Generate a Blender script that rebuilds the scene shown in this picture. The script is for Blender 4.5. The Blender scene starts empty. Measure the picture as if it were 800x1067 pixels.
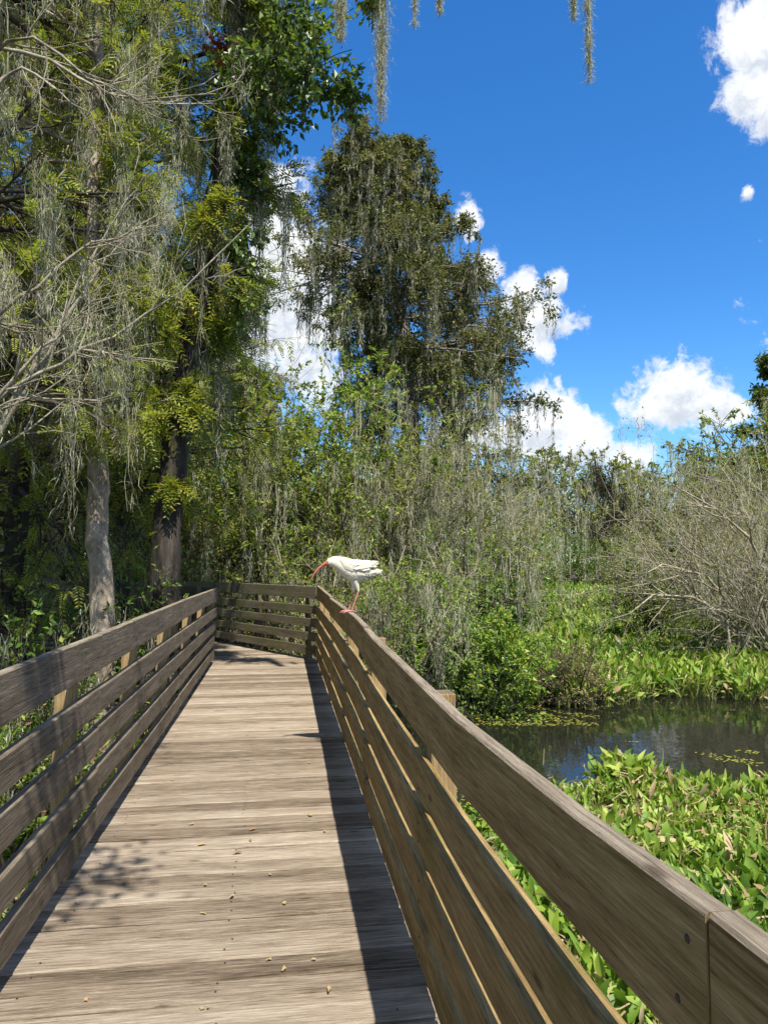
import bpy, math
import numpy as np
from mathutils import Vector

rng = np.random.default_rng(11)
R = math.radians
C = bpy.context.scene
COL = C.collection

# ------------------------------------------------------------------ camera
EYE = 1.5
YAW, PITCH = R(8.13), R(3.83)
cam = bpy.data.objects.new("camera", bpy.data.cameras.new("camera"))
COL.objects.link(cam)
cam.location = (0, 0, EYE)
cam.rotation_euler = (R(90) + PITCH, 0, -YAW)
cam.data.sensor_fit = 'VERTICAL'
cam.data.sensor_height = 36
cam.data.sensor_width = 27
cam.data.lens = 36 * 770 / 1067
cam.data.clip_start = 0.05
cam.data.clip_end = 3000
C.camera = cam

FW = np.array([math.sin(YAW), math.cos(YAW)])
RT = np.array([math.cos(YAW), -math.sin(YAW)])
def spot(px, d):                     # plan position at sideways bearing px, d metres ahead
    p = FW * d + RT * (px - 400) / 770 * d
    return float(p[0]), float(p[1])
def lift(y, d):                      # height above the deck seen at row y, d metres ahead
    return EYE + d * math.tan(PITCH + math.atan((533.5 - y) / 770))
def at(px, y, d):
    h = lift(y, d) - EYE
    q = FW * d + RT * (px - 400) / 770 * (d * math.cos(PITCH) + h * math.sin(PITCH))
    return np.array([q[0], q[1], h + EYE])

# ------------------------------------------------------------------ sun and sky
SUN_DIR = Vector((-.22, .75, -1.42)).normalized()
sun = bpy.data.objects.new("sun", bpy.data.lights.new("sun", 'SUN'))
COL.objects.link(sun)
sun.rotation_euler = SUN_DIR.to_track_quat('-Z', 'Y').to_euler()
sun.data.energy = 5.0
sun.data.angle = R(0.53)
sun.data.color = (1.0, .95, .86)
sun_el = math.asin(-SUN_DIR.z)
sun_az = math.atan2(-SUN_DIR.x, -SUN_DIR.y)

C.view_settings.view_transform = 'Standard'
C.view_settings.look = 'None'
C.view_settings.exposure = 0.97
C.view_settings.gamma = 1
C.view_settings.use_curve_mapping = False
C.cycles.max_bounces = 6
C.cycles.diffuse_bounces = 3
C.cycles.glossy_bounces = 3
C.cycles.transmission_bounces = 4
C.cycles.transparent_max_bounces = 8
C.cycles.use_denoising = True

class NT:
    """small helper for writing node trees"""
    def __init__(self, tree):
        self.t = tree
        self.n = tree.nodes
    def add(self, kind, **kw):
        nd = self.n.new(kind)
        for k, v in kw.items():
            setattr(nd, k, v)
        return nd
    def link(self, a, b):
        self.t.links.new(a, b)
    def put(self, sock, v):
        if isinstance(v, bpy.types.NodeSocket):
            self.link(v, sock)
        else:
            sock.default_value = v
    def math(self, op, a, b=None, c=None, clamp=False):
        m = self.add('ShaderNodeMath', operation=op, use_clamp=clamp)
        self.put(m.inputs[0], a)
        if b is not None: self.put(m.inputs[1], b)
        if c is not None: self.put(m.inputs[2], c)
        return m.outputs[0]
    def mix(self, f, a, b, blend='MIX'):
        m = self.add('ShaderNodeMix', data_type='RGBA', blend_type=blend)
        self.put(m.inputs['Factor'], f)
        self.put(m.inputs[6], a)
        self.put(m.inputs[7], b)
        return m.outputs[2]
    def noise(self, vec, scale, detail=4, rough=.55, dist=0., out=0, dims='3D'):
        m = self.add('ShaderNodeTexNoise', noise_dimensions=dims)
        if vec is not None: self.link(vec, m.inputs['Vector'])
        m.inputs['Scale'].default_value = scale
        m.inputs['Detail'].default_value = detail
        m.inputs['Roughness'].default_value = rough
        m.inputs['Distortion'].default_value = dist
        return m.outputs[out]
    def ramp(self, f, stops):
        m = self.add('ShaderNodeValToRGB')
        e = m.color_ramp.elements
        while len(e) < len(stops): e.new(.5)
        for el, (p, c) in zip(e, stops):
            el.position = p
            el.color = c if len(c) == 4 else (*c, 1)
        self.link(f, m.inputs[0])
        return m.outputs[0]
    def rng(self, v, a, b, c=0., d=1., smooth=True):
        m = self.add('ShaderNodeMapRange', interpolation_type='SMOOTHSTEP' if smooth else 'LINEAR')
        self.put(m.inputs[0], v)
        for i, q in enumerate((a, b, c, d)): m.inputs[i + 1].default_value = q
        return m.outputs[0]

w = bpy.data.worlds.new("World")
C.world = w
w.use_nodes = True
w.node_tree.nodes.clear()
N = NT(w.node_tree)
sky = N.add('ShaderNodeTexSky', sky_type='NISHITA')
sky.sun_disc = False
sky.sun_elevation = sun_el
sky.sun_rotation = sun_az
sky.air_density = 1.0
sky.dust_density = 0.3
sky.ozone_density = 2.5
hs = N.add('ShaderNodeHueSaturation')
hs.inputs['Saturation'].default_value = 1.32
N.link(sky.outputs[0], hs.inputs['Color'])
sky_col = N.mix(1.0, hs.outputs[0], (.8, 1.02, 1.2, 1), 'MULTIPLY')
tc = N.add('ShaderNodeTexCoord')
sep = N.add('ShaderNodeSeparateXYZ')
N.link(tc.outputs['Generated'], sep.inputs[0])
az = N.math('ARCTAN2', sep.outputs[0], sep.outputs[1])
el = N.math('ARCSINE', sep.outputs[2])
warp = N.noise(tc.outputs['Generated'], 13, 8, .62, .3)
warp2 = N.noise(tc.outputs['Generated'], 42, 7, .66, .4)
def azel(px, y):
    a, b = (px - 400) / 770, (533.5 - y) / 770
    v = np.array([a, 1, b])
    cp, sp = math.cos(PITCH), math.sin(PITCH)
    v = np.array([v[0], v[1] * cp - v[2] * sp, v[1] * sp + v[2] * cp])
    cy, sy = math.cos(-YAW), math.sin(-YAW)
    v = np.array([v[0] * cy - v[1] * sy, v[0] * sy + v[1] * cy, v[2]])
    v /= np.linalg.norm(v)
    return math.atan2(v[0], v[1]), math.asin(v[2])
puffs = [(300, 280, 62, 84), (265, 320, 66, 74), (318, 340, 62, 74), (240, 400, 60, 40), (160, 330, 60, 60),
         (488, 232, 17, 19), (507, 276, 16, 18), (548, 305, 26, 22), (564, 330, 36, 34), (580, 296, 16, 17),
         (556, 440, 48, 36), (604, 462, 48, 32), (652, 478, 40, 26), (500, 450, 50, 30),
         (702, 418, 58, 34), (684, 428, 44, 26), (712, 400, 36, 26), (742, 424, 34, 20),
         (792, 42, 40, 36), (778, 88, 24, 30), (800, 100, 36, 34), (778, 201, 9, 9),
         (-150, 200, 120, 70), (980, 300, 120, 60), (1100, 120, 100, 50)]
# unseen clouds added behind/above viewer to whiten ambient light: azimuth, elevation, radii in degrees
fill_clouds = [(130, 35, 26, 16), (-140, 40, 28, 16), (-85, 50, 20, 16), (-165, 15, 22, 10), (70, 20, 18, 10), (-115, 18, 20, 10)]
tot = None
shade = None
for (a0, e0, sx, sy_) in [(*azel(px, y), rx / 790, ry / 790) for (px, y, rx, ry) in puffs] + [tuple(R(q) for q in bk) for bk in fill_clouds]:
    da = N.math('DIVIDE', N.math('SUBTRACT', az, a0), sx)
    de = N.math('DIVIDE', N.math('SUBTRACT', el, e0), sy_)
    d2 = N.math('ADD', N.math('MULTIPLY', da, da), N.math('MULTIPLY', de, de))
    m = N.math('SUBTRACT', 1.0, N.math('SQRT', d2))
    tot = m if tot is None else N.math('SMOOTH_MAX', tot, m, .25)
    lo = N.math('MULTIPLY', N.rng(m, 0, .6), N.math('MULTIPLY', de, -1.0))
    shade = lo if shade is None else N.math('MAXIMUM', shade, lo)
edge = N.math('ADD', tot, N.math('MULTIPLY', N.math('SUBTRACT', warp, .5), 2.6))
edge = N.math('ADD', edge, N.math('MULTIPLY', N.math('SUBTRACT', warp2, .5), 1.7))
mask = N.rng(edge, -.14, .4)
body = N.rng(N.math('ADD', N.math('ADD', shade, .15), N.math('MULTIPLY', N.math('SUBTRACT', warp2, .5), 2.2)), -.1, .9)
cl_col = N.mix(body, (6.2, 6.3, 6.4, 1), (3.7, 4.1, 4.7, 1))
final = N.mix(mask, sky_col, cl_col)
bg = N.add('ShaderNodeBackground')
bg.inputs['Strength'].default_value = 0.092
N.link(final, bg.inputs['Color'])
wo = N.add('ShaderNodeOutputWorld')
N.link(bg.outputs[0], wo.inputs[0])

# ------------------------------------------------------------------ geometry helpers
def unit(a):
    return a / np.maximum(np.linalg.norm(a, axis=-1, keepdims=True), 1e-9)

class Geo:
    def __init__(self):
        self.v, self.f, self.m, self.uv, self.nv = [], [], [], [], 0
    def add(self, v, f, mat=0, uv=None):
        v = np.asarray(v, np.float32).reshape(-1, 3)
        f = np.asarray(f, np.int64)
        if len(f) == 0: return
        self.v.append(v)
        self.f.append(f + self.nv)
        self.m.append(np.full(len(f), mat, np.int32) if np.isscalar(mat) else np.asarray(mat, np.int32))
        self.uv.append(np.zeros((f.size, 2), np.float32) if uv is None else np.asarray(uv, np.float32).reshape(-1, 2))
        self.nv += len(v)
    def build(self, name, mats, parent=None, smooth=False, uv=False):
        me = bpy.data.meshes.new(name)
        v = np.concatenate(self.v)
        tot = np.concatenate([np.full(len(f), f.shape[1], np.int32) for f in self.f])
        loops = np.concatenate([f.ravel() for f in self.f]).astype(np.int32)
        me.vertices.add(len(v)); me.vertices.foreach_set('co', v.ravel())
        me.loops.add(len(loops)); me.loops.foreach_set('vertex_index', loops)
        me.polygons.add(len(tot))
        st = np.zeros(len(tot), np.int32); st[1:] = np.cumsum(tot)[:-1]
        me.polygons.foreach_set('loop_start', st)
        me.polygons.foreach_set('loop_total', tot)
        me.polygons.foreach_set('material_index', np.concatenate(self.m))
        me.polygons.foreach_set('use_smooth', np.full(len(tot), smooth))
        if uv:
            u = me.uv_layers.new(name='UVMap')
            u.data.foreach_set('uv', np.concatenate(self.uv).ravel())
        for m in (mats if isinstance(mats, (list, tuple)) else [mats]): me.materials.append(m)
        me.update(calc_edges=True)
        o = bpy.data.objects.new(name, me)
        COL.objects.link(o)
        if parent is not None: o.parent = parent
        return o

def tag(o, label=None, cat=None, group=None, kind=None):
    if label: o['label'] = label
    if cat: o['category'] = cat
    if group: o['group'] = group
    if kind: o['kind'] = kind
    return o
def empty(name, loc, label, cat, group=None, rz=0.):
    o = bpy.data.objects.new(name, None)
    COL.objects.link(o)
    o.location = loc
    o.rotation_euler = (0, 0, rz)
    o.empty_display_size = .2
    return tag(o, label, cat, group)
def copy_tree(o, loc, rz, label, scale=1.):
    c = o.copy(); COL.objects.link(c)
    c.location = loc; c.rotation_euler = (0, 0, rz)
    c.scale = (scale,) * 3 if np.isscalar(scale) else scale
    if label: c['label'] = label
    for ch in [q for q in COL.objects if q.parent == o]:
        k = ch.copy(); COL.objects.link(k); k.parent = c
        for g in [q for q in COL.objects if q.parent == ch]:
            h = g.copy(); COL.objects.link(h); h.parent = k
    return c

def tubes(G, P, Rd, sides=4, mat=0):
    """P (B,n,3), Rd (B,n): tapered tubes"""
    B, n, _ = P.shape
    if B == 0: return
    T = np.empty_like(P)
    T[:, 1:-1] = P[:, 2:] - P[:, :-2]
    T[:, 0] = P[:, 1] - P[:, 0]
    T[:, -1] = P[:, -1] - P[:, -2]
    T = unit(T)
    mean = unit(P[:, -1] - P[:, 0])
    ref = np.where(np.abs(mean[:, 2:3]) > .8, np.array([[1., .2, 0]]), np.array([[.1, 0, 1.]]))[:, None, :]
    U = unit(np.cross(T, np.broadcast_to(ref, T.shape)))
    V = np.cross(T, U)
    a = np.arange(sides) / sides * 2 * math.pi
    ring = P[:, :, None, :] + Rd[:, :, None, None] * (np.cos(a)[None, None, :, None] * U[:, :, None, :] + np.sin(a)[None, None, :, None] * V[:, :, None, :])
    idx = np.arange(B * n * sides).reshape(B, n, sides)
    nx = np.roll(idx, -1, axis=2)
    q = np.stack([idx[:, :-1], nx[:, :-1], nx[:, 1:], idx[:, 1:]], -1).reshape(-1, 4)
    G.add(ring, q, mat)

def ribbons(G, P, W, side, mat=0):
    """P (B,n,3) W (B,n) side (B,n,3)"""
    B, n, _ = P.shape
    if B == 0: return
    v = np.stack([P - side * W[..., None] / 2, P + side * W[..., None] / 2], 2)
    idx = np.arange(B * n * 2).reshape(B, n, 2)
    q = np.stack([idx[:, :-1, 0], idx[:, :-1, 1], idx[:, 1:, 1], idx[:, 1:, 0]], -1).reshape(-1, 4)
    m = mat if np.isscalar(mat) else np.repeat(mat, n - 1)
    G.add(v, q, m)

def leaves(G, p, d, ln, wd, mat=0, fold=.25, nrm=None):
    """rhombic leaf blades: p base, d direction, ln, wd"""
    B = len(p)
    if B == 0: return
    d = unit(d)
    if nrm is None: nrm = rng.normal(size=(B, 3)) + np.array([0, 0, .8])
    s = unit(np.cross(d, nrm))
    up = np.cross(s, d)
    ln = np.broadcast_to(ln, B)[:, None]; wd = np.broadcast_to(wd, B)[:, None]
    a = p
    l = p + d * ln * .42 - s * wd * .5 + up * wd * fold
    t = p + d * ln
    r = p + d * ln * .42 + s * wd * .5 + up * wd * fold
    v = np.stack([a, r, t, l], 1)
    G.add(v, np.arange(B * 4).reshape(B, 4), mat)

def path(start, d0, length, n, wob, up, curl=None):
    """B wobbly paths: start (B,3) d0 (B,3) length (B)"""
    B = len(start)
    P = np.empty((B, n, 3))
    P[:, 0] = start
    d = unit(d0)
    st = (length / (n - 1))[:, None]
    upv = np.zeros((B, 3)); upv[:, 2] = up
    for i in range(1, n):
        P[:, i] = P[:, i - 1] + d * st
        d = unit(d + rng.normal(size=(B, 3)) * wob + upv)
    return P

def sample(P, t):
    """point and tangent on each path at t (B,k)"""
    B, n, _ = P.shape
    x = np.clip(t, 0, .9999) * (n - 1)
    i = x.astype(int); f = (x - i)[..., None]
    b = np.arange(B)[:, None]
    a, c = P[b, i], P[b, i + 1]
    return a + (c - a) * f, unit(c - a), i

def inside(q):
    """points of plants that would stand in the boardwalk"""
    x, y, z = q[..., 0], q[..., 1], q[..., 2]
    out = np.interp(y, [-3, 11.25, 14.2, 16.4, 18], [.72, .72, -1.0, -6.4, -15.8])
    inn = np.interp(y, [-3, 11.2, 13.35, 15, 16.6], [-1.08, -1.08, -2.66, -7.3, -16])
    return (x < out) & (x > inn) & (y < 17) & (z < 3.2) & (z > -.3)
def keep_clear(base, P, *rest):
    ok = ~inside(P + np.asarray(base, float)).any(1)
    return (P[ok],) + tuple(r[ok] for r in rest)

def fork(P, Rd, k, ratio, ang, t0=.25, t1=1., up=.05, wob=.15, n=5, thin=.6, tip=.35, flat=0.):
    """k children on every path"""
    B = len(P)
    t = rng.uniform(t0, t1, (B, k))
    pt, tan, i = sample(P, t)
    perp = rng.normal(size=(B, k, 3))
    perp[..., 2] *= (1 - flat)
    perp = unit(perp - (perp * tan).sum(-1, keepdims=True) * tan)
    a = ang * rng.uniform(.6, 1.3, (B, k, 1))
    d = np.cos(a) * tan + np.sin(a) * perp
    L = np.linalg.norm(np.diff(P, axis=1), axis=-1).sum(1)[:, None] * ratio * (1.15 - .6 * t) * rng.uniform(.6, 1.3, (B, k))
    r = np.take_along_axis(Rd, i, 1) * thin
    Q = path(pt.reshape(-1, 3), d.reshape(-1, 3), L.ravel(), n, wob, up)
    Rq = r.reshape(-1, 1) * np.linspace(1, tip, n)[None]
    return Q, Rq

def hang(G, anchors, L, strands, width, spread=.06, n=5, mat=0, wob=.03, kinds=1):
    """Spanish moss below the anchors: a few long threads, and short curls tufted along them"""
    A = len(anchors)
    if A == 0: return
    L = np.broadcast_to(L, A)
    def put(P, w, taper):
        B, k, _ = P.shape
        th = rng.uniform(0, 2 * math.pi, B)[:, None] + rng.normal(size=(B, k)) * .7
        side = np.stack([np.cos(th), np.sin(th), rng.normal(size=(B, k)) * .4], -1)
        W = w * rng.uniform(.6, 1.3, B)[:, None] * (1 - taper * np.linspace(0, 1, k)[None] ** 2)
        ribbons(G, P, W, unit(side), mat if kinds == 1 else mat + rng.integers(0, kinds, B))
    keep = rng.random(A) < .5
    anchors, L = anchors[keep], L[keep]
    ks = max(2, int(strands * .5))
    a = np.repeat(anchors, ks, 0); B = len(a)
    off = rng.normal(size=(B, 3)) * spread * .6
    ln = np.repeat(L, ks) * rng.uniform(.35, 1., B)
    tt = np.linspace(0, 1, n)[None, :, None]
    P = (a + off)[:, None] - tt * np.stack([off[:, 0] * .7, off[:, 1] * .7, ln], -1)[:, None]
    j = rng.normal(size=(B, n, 3)) * wob * .6 * np.array([1, 1, .5]); j[:, 0] = 0
    put(P + j, width * .8, .75)
    kc = max(5, int(strands * 3.2))
    a = np.repeat(anchors, kc, 0); B = len(a); LL = np.repeat(L, kc)
    f = rng.random(B) ** 1.2
    st = a + rng.normal(size=(B, 3)) * spread * (.95 - .75 * f)[:, None]
    st[:, 2] = a[:, 2] - LL * f * .9 + rng.normal(size=B) * spread * .3
    pl = np.clip(LL * .16, .05, .34) * rng.uniform(.5, 1.4, B)
    dn = rng.normal(size=(B, 3)) * .42; dn[:, 2] -= 1.
    P = path(st, dn, pl, 4, .35, -.3)
    put(P, width * .7, .6)

# ------------------------------------------------------------------ materials
def new_mat(name):
    m = bpy.data.materials.new(name)
    m.use_nodes = True
    n = NT(m.node_tree)
    p = n.n['Principled BSDF']
    return m, n, p

def leaf_mat(name, cols, rough=.5, trans=.35, spec=.35, patch=1.2):
    m, n, p = new_mat(name)
    g = n.add('ShaderNodeNewGeometry')
    tcn = n.add('ShaderNodeTexCoord')
    big = n.noise(tcn.outputs['Object'], patch, 2)
    f = n.math('ADD', n.math('MULTIPLY', g.outputs['Random Per Island'], .75), n.math('MULTIPLY', n.math('SUBTRACT', big, .5), 1.1))
    f = n.math('ADD', f, .12, clamp=True)
    k = len(cols)
    c = n.ramp(f, [(i / (k - 1), q) for i, q in enumerate(cols)])
    n.link(c, p.inputs['Base Color'])
    p.inputs['Roughness'].default_value = rough
    p.inputs['Specular IOR Level'].default_value = spec
    t = n.add('ShaderNodeBsdfTranslucent')
    n.link(n.mix(1., c, (1.25, 1.3, .7, 1), 'MULTIPLY'), t.inputs['Color'])
    mx = n.add('ShaderNodeMixShader')
    mx.inputs[0].default_value = trans
    n.link(p.outputs[0], mx.inputs[1]); n.link(t.outputs[0], mx.inputs[2])
    n.link(mx.outputs[0], n.n['Material Output'].inputs[0])
    return m

def bark_mat(name, cols, scale=9., stretch=.22, bump=1.0):
    m, n, p = new_mat(name)
    tcn = n.add('ShaderNodeTexCoord')
    mp = n.add('ShaderNodeMapping')
    n.link(tcn.outputs['Object'], mp.inputs[0])
    mp.inputs['Scale'].default_value = (1, 1, stretch)
    f = n.noise(mp.outputs[0], scale, 7, .68, .6)
    f2 = n.noise(tcn.outputs['Object'], 2.2, 4, .6)
    ff = n.math('ADD', n.math('MULTIPLY', f, .75), n.math('MULTIPLY', f2, .35))
    c = n.ramp(ff, [(.34 + .42 * i / (len(cols) - 1), q) for i, q in enumerate(cols)])
    n.link(c, p.inputs['Base Color'])
    p.inputs['Roughness'].default_value = .9
    p.inputs['Specular IOR Level'].default_value = .15
    b = n.add('ShaderNodeBump')
    b.inputs['Strength'].default_value = bump
    b.inputs['Distance'].default_value = .05
    n.link(f, b.inputs['Height']); n.link(b.outputs[0], p.inputs['Normal'])
    return m

def wood_mat(name, cols, algae=0., worn=.5, dark_knots=True, algae_col=(.16, .19, .05, 1)):
    m, n, p = new_mat(name)
    u = n.add('ShaderNodeUVMap')
    mp = n.add('ShaderNodeMapping')
    n.link(u.outputs[0], mp.inputs[0])
    mp.inputs['Scale'].default_value = (2.0, 52, 1)
    grain = n.noise(mp.outputs[0], 1.6, 9, .72, .9)
    mp2 = n.add('ShaderNodeMapping')
    n.link(u.outputs[0], mp2.inputs[0])
    mp2.inputs['Scale'].default_value = (.9, 9, 1)
    blot = n.noise(mp2.outputs[0], 1.7, 5, .62)
    mp3 = n.add('ShaderNodeMapping')
    n.link(u.outputs[0], mp3.inputs[0])
    mp3.inputs['Scale'].default_value = (5, 95, 1)
    fine = n.noise(mp3.outputs[0], 1.5, 6, .75, .4)
    g = n.add('ShaderNodeNewGeometry')
    f = n.math('ADD', n.math('MULTIPLY', grain, .55), n.math('MULTIPLY', blot, .42))
    f = n.math('ADD', f, n.math('MULTIPLY', n.math('SUBTRACT', fine, .5), .6))
    f = n.math('ADD', f, n.math('MULTIPLY', n.math('SUBTRACT', g.outputs['Random Per Island'], .5), .18))
    k = len(cols)
    c = n.ramp(f, [(.26 + .44 * i / (k - 1), q) for i, q in enumerate(cols)])
    crack = n.rng(fine, .40, .31)
    crack = n.math('MULTIPLY', crack, n.rng(grain, .62, .42))
    c = n.mix(n.math('MULTIPLY', crack, .85), c, (.016, .012, .008, 1))
    if dark_knots:
        mk = n.add('ShaderNodeMapping')
        n.link(u.outputs[0], mk.inputs[0])
        mk.inputs['Scale'].default_value = (1.5, 5, 1)
        vo = n.add('ShaderNodeTexVoronoi')
        n.link(mk.outputs[0], vo.inputs['Vector'])
        vo.inputs['Scale'].default_value = 1.5
        kn = n.rng(vo.outputs['Distance'], .10, .03)
        c = n.mix(n.math('MULTIPLY', kn, .7), c, (.035, .022, .013, 1))
    if algae > 0:
        tcn = n.add('ShaderNodeTexCoord')
        al = n.noise(tcn.outputs['Object'], 2.6, 6, .7)
        c = n.mix(n.math('MULTIPLY', n.rng(al, .62 - .28 * algae, .75 - .2 * algae), min(.85, .35 + algae * .5)), c, algae_col)
    n.link(c, p.inputs['Base Color'])
    p.inputs['Roughness'].default_value = .9
    p.inputs['Specular IOR Level'].default_value = .1
    b = n.add('ShaderNodeBump')
    b.inputs['Strength'].default_value = .8
    b.inputs['Distance'].default_value = .010
    n.link(n.math('ADD', n.math('MULTIPLY', grain, .6), fine), b.inputs['Height'])
    n.link(b.outputs[0], p.inputs['Normal'])
    return m

def plain_mat(name, col, rough=.6, spec=.3):
    m, n, p = new_mat(name)
    tcn = n.add('ShaderNodeTexCoord')
    f = n.noise(tcn.outputs['Object'], 40, 4)
    n.link(n.mix(n.rng(f, .3, .7), tuple(c * .82 for c in col) + (1,), tuple(min(1, c * 1.1) for c in col) + (1,)), p.inputs['Base Color'])
    p.inputs['Roughness'].default_value = rough
    p.inputs['Specular IOR Level'].default_value = spec
    return m

M = {}
M['deck'] = wood_mat('deck_wood', [(.042, .030, .019), (.14, .106, .073), (.265, .213, .155), (.40, .34, .262)])
M['rail'] = wood_mat('rail_wood', [(.034, .026, .017), (.10, .078, .054), (.185, .15, .108), (.30, .255, .192)], algae=.22, algae_col=(.10, .10, .03, 1))
M['rail_brown'] = wood_mat('rail_brown_wood', [(.055, .035, .013), (.18, .118, .046), (.31, .215, .09), (.44, .33, .16)], algae=.3, algae_col=(.15, .13, .03, 1))
M['rail_top'] = wood_mat('weathered_top_wood', [(.06, .046, .032), (.15, .12, .085), (.25, .205, .15), (.36, .31, .24)], algae=.15, algae_col=(.12, .11, .04, 1))
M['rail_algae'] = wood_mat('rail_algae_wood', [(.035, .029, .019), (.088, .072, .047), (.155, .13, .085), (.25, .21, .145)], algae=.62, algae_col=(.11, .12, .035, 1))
M['post'] = wood_mat('post_wood', [(.13, .08, .035), (.25, .16, .075), (.37, .26, .125), (.45, .34, .19)], algae=.2, algae_col=(.22, .2, .05, 1))
M['nail'] = plain_mat('rusty_steel', (.035, .026, .02), .6, .3)
M['beam'] = wood_mat('beam_wood', [(.04, .03, .022), (.08, .062, .045), (.13, .10, .075), (.17, .14, .11)])
M['bark'] = bark_mat('bark', [(.012, .010, .008), (.034, .027, .021), (.07, .058, .046), (.135, .117, .096)])
M['bark_pale'] = bark_mat('pale_bark', [(.07, .05, .035), (.22, .17, .12), (.40, .33, .25), (.52, .46, .37)], scale=7, stretch=.5)
M['bark_grey'] = bark_mat('grey_bark', [(.08, .07, .058), (.19, .17, .145), (.30, .275, .24), (.40, .37, .33)], scale=14)
M['bark_bare'] = bark_mat('bare_bark', [(.12, .10, .066), (.25, .22, .15), (.37, .33, .24), (.47, .43, .32)], scale=16)
M['moss'] = leaf_mat('spanish_moss', [(.16, .15, .095), (.28, .268, .18), (.41, .395, .285), (.54, .525, .41)], .85, .3, .1, .8)
M['moss_dark'] = leaf_mat('old_spanish_moss', [(.085, .076, .05), (.17, .155, .105), (.27, .25, .18), (.38, .36, .27)], .85, .3, .1, .5)
M['moss_black'] = leaf_mat('dead_black_moss', [(.02, .018, .013), (.035, .032, .022), (.06, .055, .04)], .85, .15, .1)
M['cypress'] = leaf_mat('cypress_needles', [(.07, .105, .015), (.16, .20, .028), (.27, .285, .04), (.36, .28, .055)], .6, .4, .2, .9)
M['cypress_dark'] = leaf_mat('dark_cypress_needles', [(.03, .045, .012), (.065, .08, .02), (.11, .12, .034), (.17, .15, .055)], .6, .35, .2, .3)
M['oak'] = leaf_mat('broad_leaves', [(.025, .055, .010), (.06, .11, .017), (.12, .18, .028), (.22, .26, .05)], .4, .35, .45, 1.)
M['willow'] = leaf_mat('willow_leaves', [(.08, .12, .018), (.18, .23, .032), (.30, .34, .05), (.42, .41, .10)], .5, .4, .3, .7)
M['willow_olive'] = leaf_mat('olive_leaves', [(.06, .07, .02), (.13, .14, .036), (.22, .215, .06), (.32, .28, .10)], .55, .35, .3, .6)
M['vine'] = leaf_mat('vine_leaves', [(.06, .13, .015), (.13, .235, .028), (.23, .35, .045), (.34, .42, .07)], .45, .42, .4, .8)
M['fern'] = leaf_mat('fern_fronds', [(.06, .13, .012), (.12, .21, .02), (.2, .29, .03)], .5, .45, .3)
M['dry'] = leaf_mat('dry_leaves', [(.16, .09, .04), (.28, .17, .08), (.40, .27, .13)], .7, .3, .2)
M['red_leaf'] = leaf_mat('red_leaves', [(.30, .05, .02), (.45, .10, .04), (.40, .16, .05)], .6, .4, .2)
M['hyacinth'] = leaf_mat('hyacinth_leaves', [(.05, .11, .012), (.115, .205, .022), (.21, .31, .035), (.38, .43, .09)], .5, .35, .35, .35)
M['stalk'] = leaf_mat('hyacinth_stalks', [(.13, .18, .04), (.22, .27, .07), (.32, .33, .12)], .45, .3, .4)
M['dead_leaf'] = leaf_mat('withered_leaves', [(.22, .15, .07), (.38, .28, .15), (.52, .42, .27)], .7, .3, .2)
M['duckweed'] = leaf_mat('duckweed_fronds', [(.14, .15, .02), (.23, .23, .035), (.32, .29, .06)], .6, .2, .3)

# ------------------------------------------------------------------ ground and water
WZ = -0.9
def land(x, y):
    def ss(v, a, b):
        t = np.clip((v - a) / (b - a), 0, 1)
        return t * t * (3 - 2 * t)
    pond = ss(x, -.9, 1.2) * (1 - ss(y, 42, 55)) * ss(y, -60, -30) * (1 - ss(x, 55, 80))
    pond = pond * (1 - ss(y, 12.3, 14.3) * (1 - ss(x - .14 * y, .6, 2.2)))
    h = -.72 - .75 * pond
    h = h + .07 * np.sin(x * 1.7 + .6 * y) * np.cos(y * 1.3 - .4 * x) + .05 * np.sin(x * 4.1) * np.sin(y * 3.7 + x) + .15 * np.sin(x * .23 + 1) * np.sin(y * .19)
    return h
def grid_mesh(name, xs, ys, zf, mat):
    X, Y = np.meshgrid(xs, ys)
    v = np.stack([X, Y, zf(X, Y)], -1)
    ny, nx = X.shape
    i = np.arange(nx * ny).reshape(ny, nx)
    q = np.stack([i[:-1, :-1], i[:-1, 1:], i[1:, 1:], i[1:, :-1]], -1).reshape(-1, 4)
    G = Geo(); G.add(v, q)
    return G.build(name, mat, smooth=True)
def spread_axis(a, b, fine, far):
    return np.concatenate([np.linspace(-far, a, 30)[:-1], np.arange(a, b, fine), np.linspace(b, far, 30)])
m, n, p = new_mat('swamp_soil')
tcn = n.add('ShaderNodeTexCoord')
f = n.noise(tcn.outputs['Object'], 3.1, 8, .7)
f2 = n.noise(tcn.outputs['Object'], 28, 5, .7)
c = n.ramp(n.math('ADD', n.math('MULTIPLY', f, .6), n.math('MULTIPLY', f2, .4)),
           [(.32, (.022, .018, .012)), (.45, (.06, .048, .03)), (.55, (.10, .09, .04)), (.68, (.15, .15, .05))])
n.link(c, p.inputs['Base Color']); p.inputs['Roughness'].default_value = .95
b = n.add('ShaderNodeBump'); b.inputs['Distance'].default_value = .05
n.link(f2, b.inputs['Height']); n.link(b.outputs[0], p.inputs['Normal'])
tag(grid_mesh('ground', spread_axis(-16, 12, .4, 900), spread_axis(-4, 40, .4, 900), land, m), kind='structure')

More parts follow.
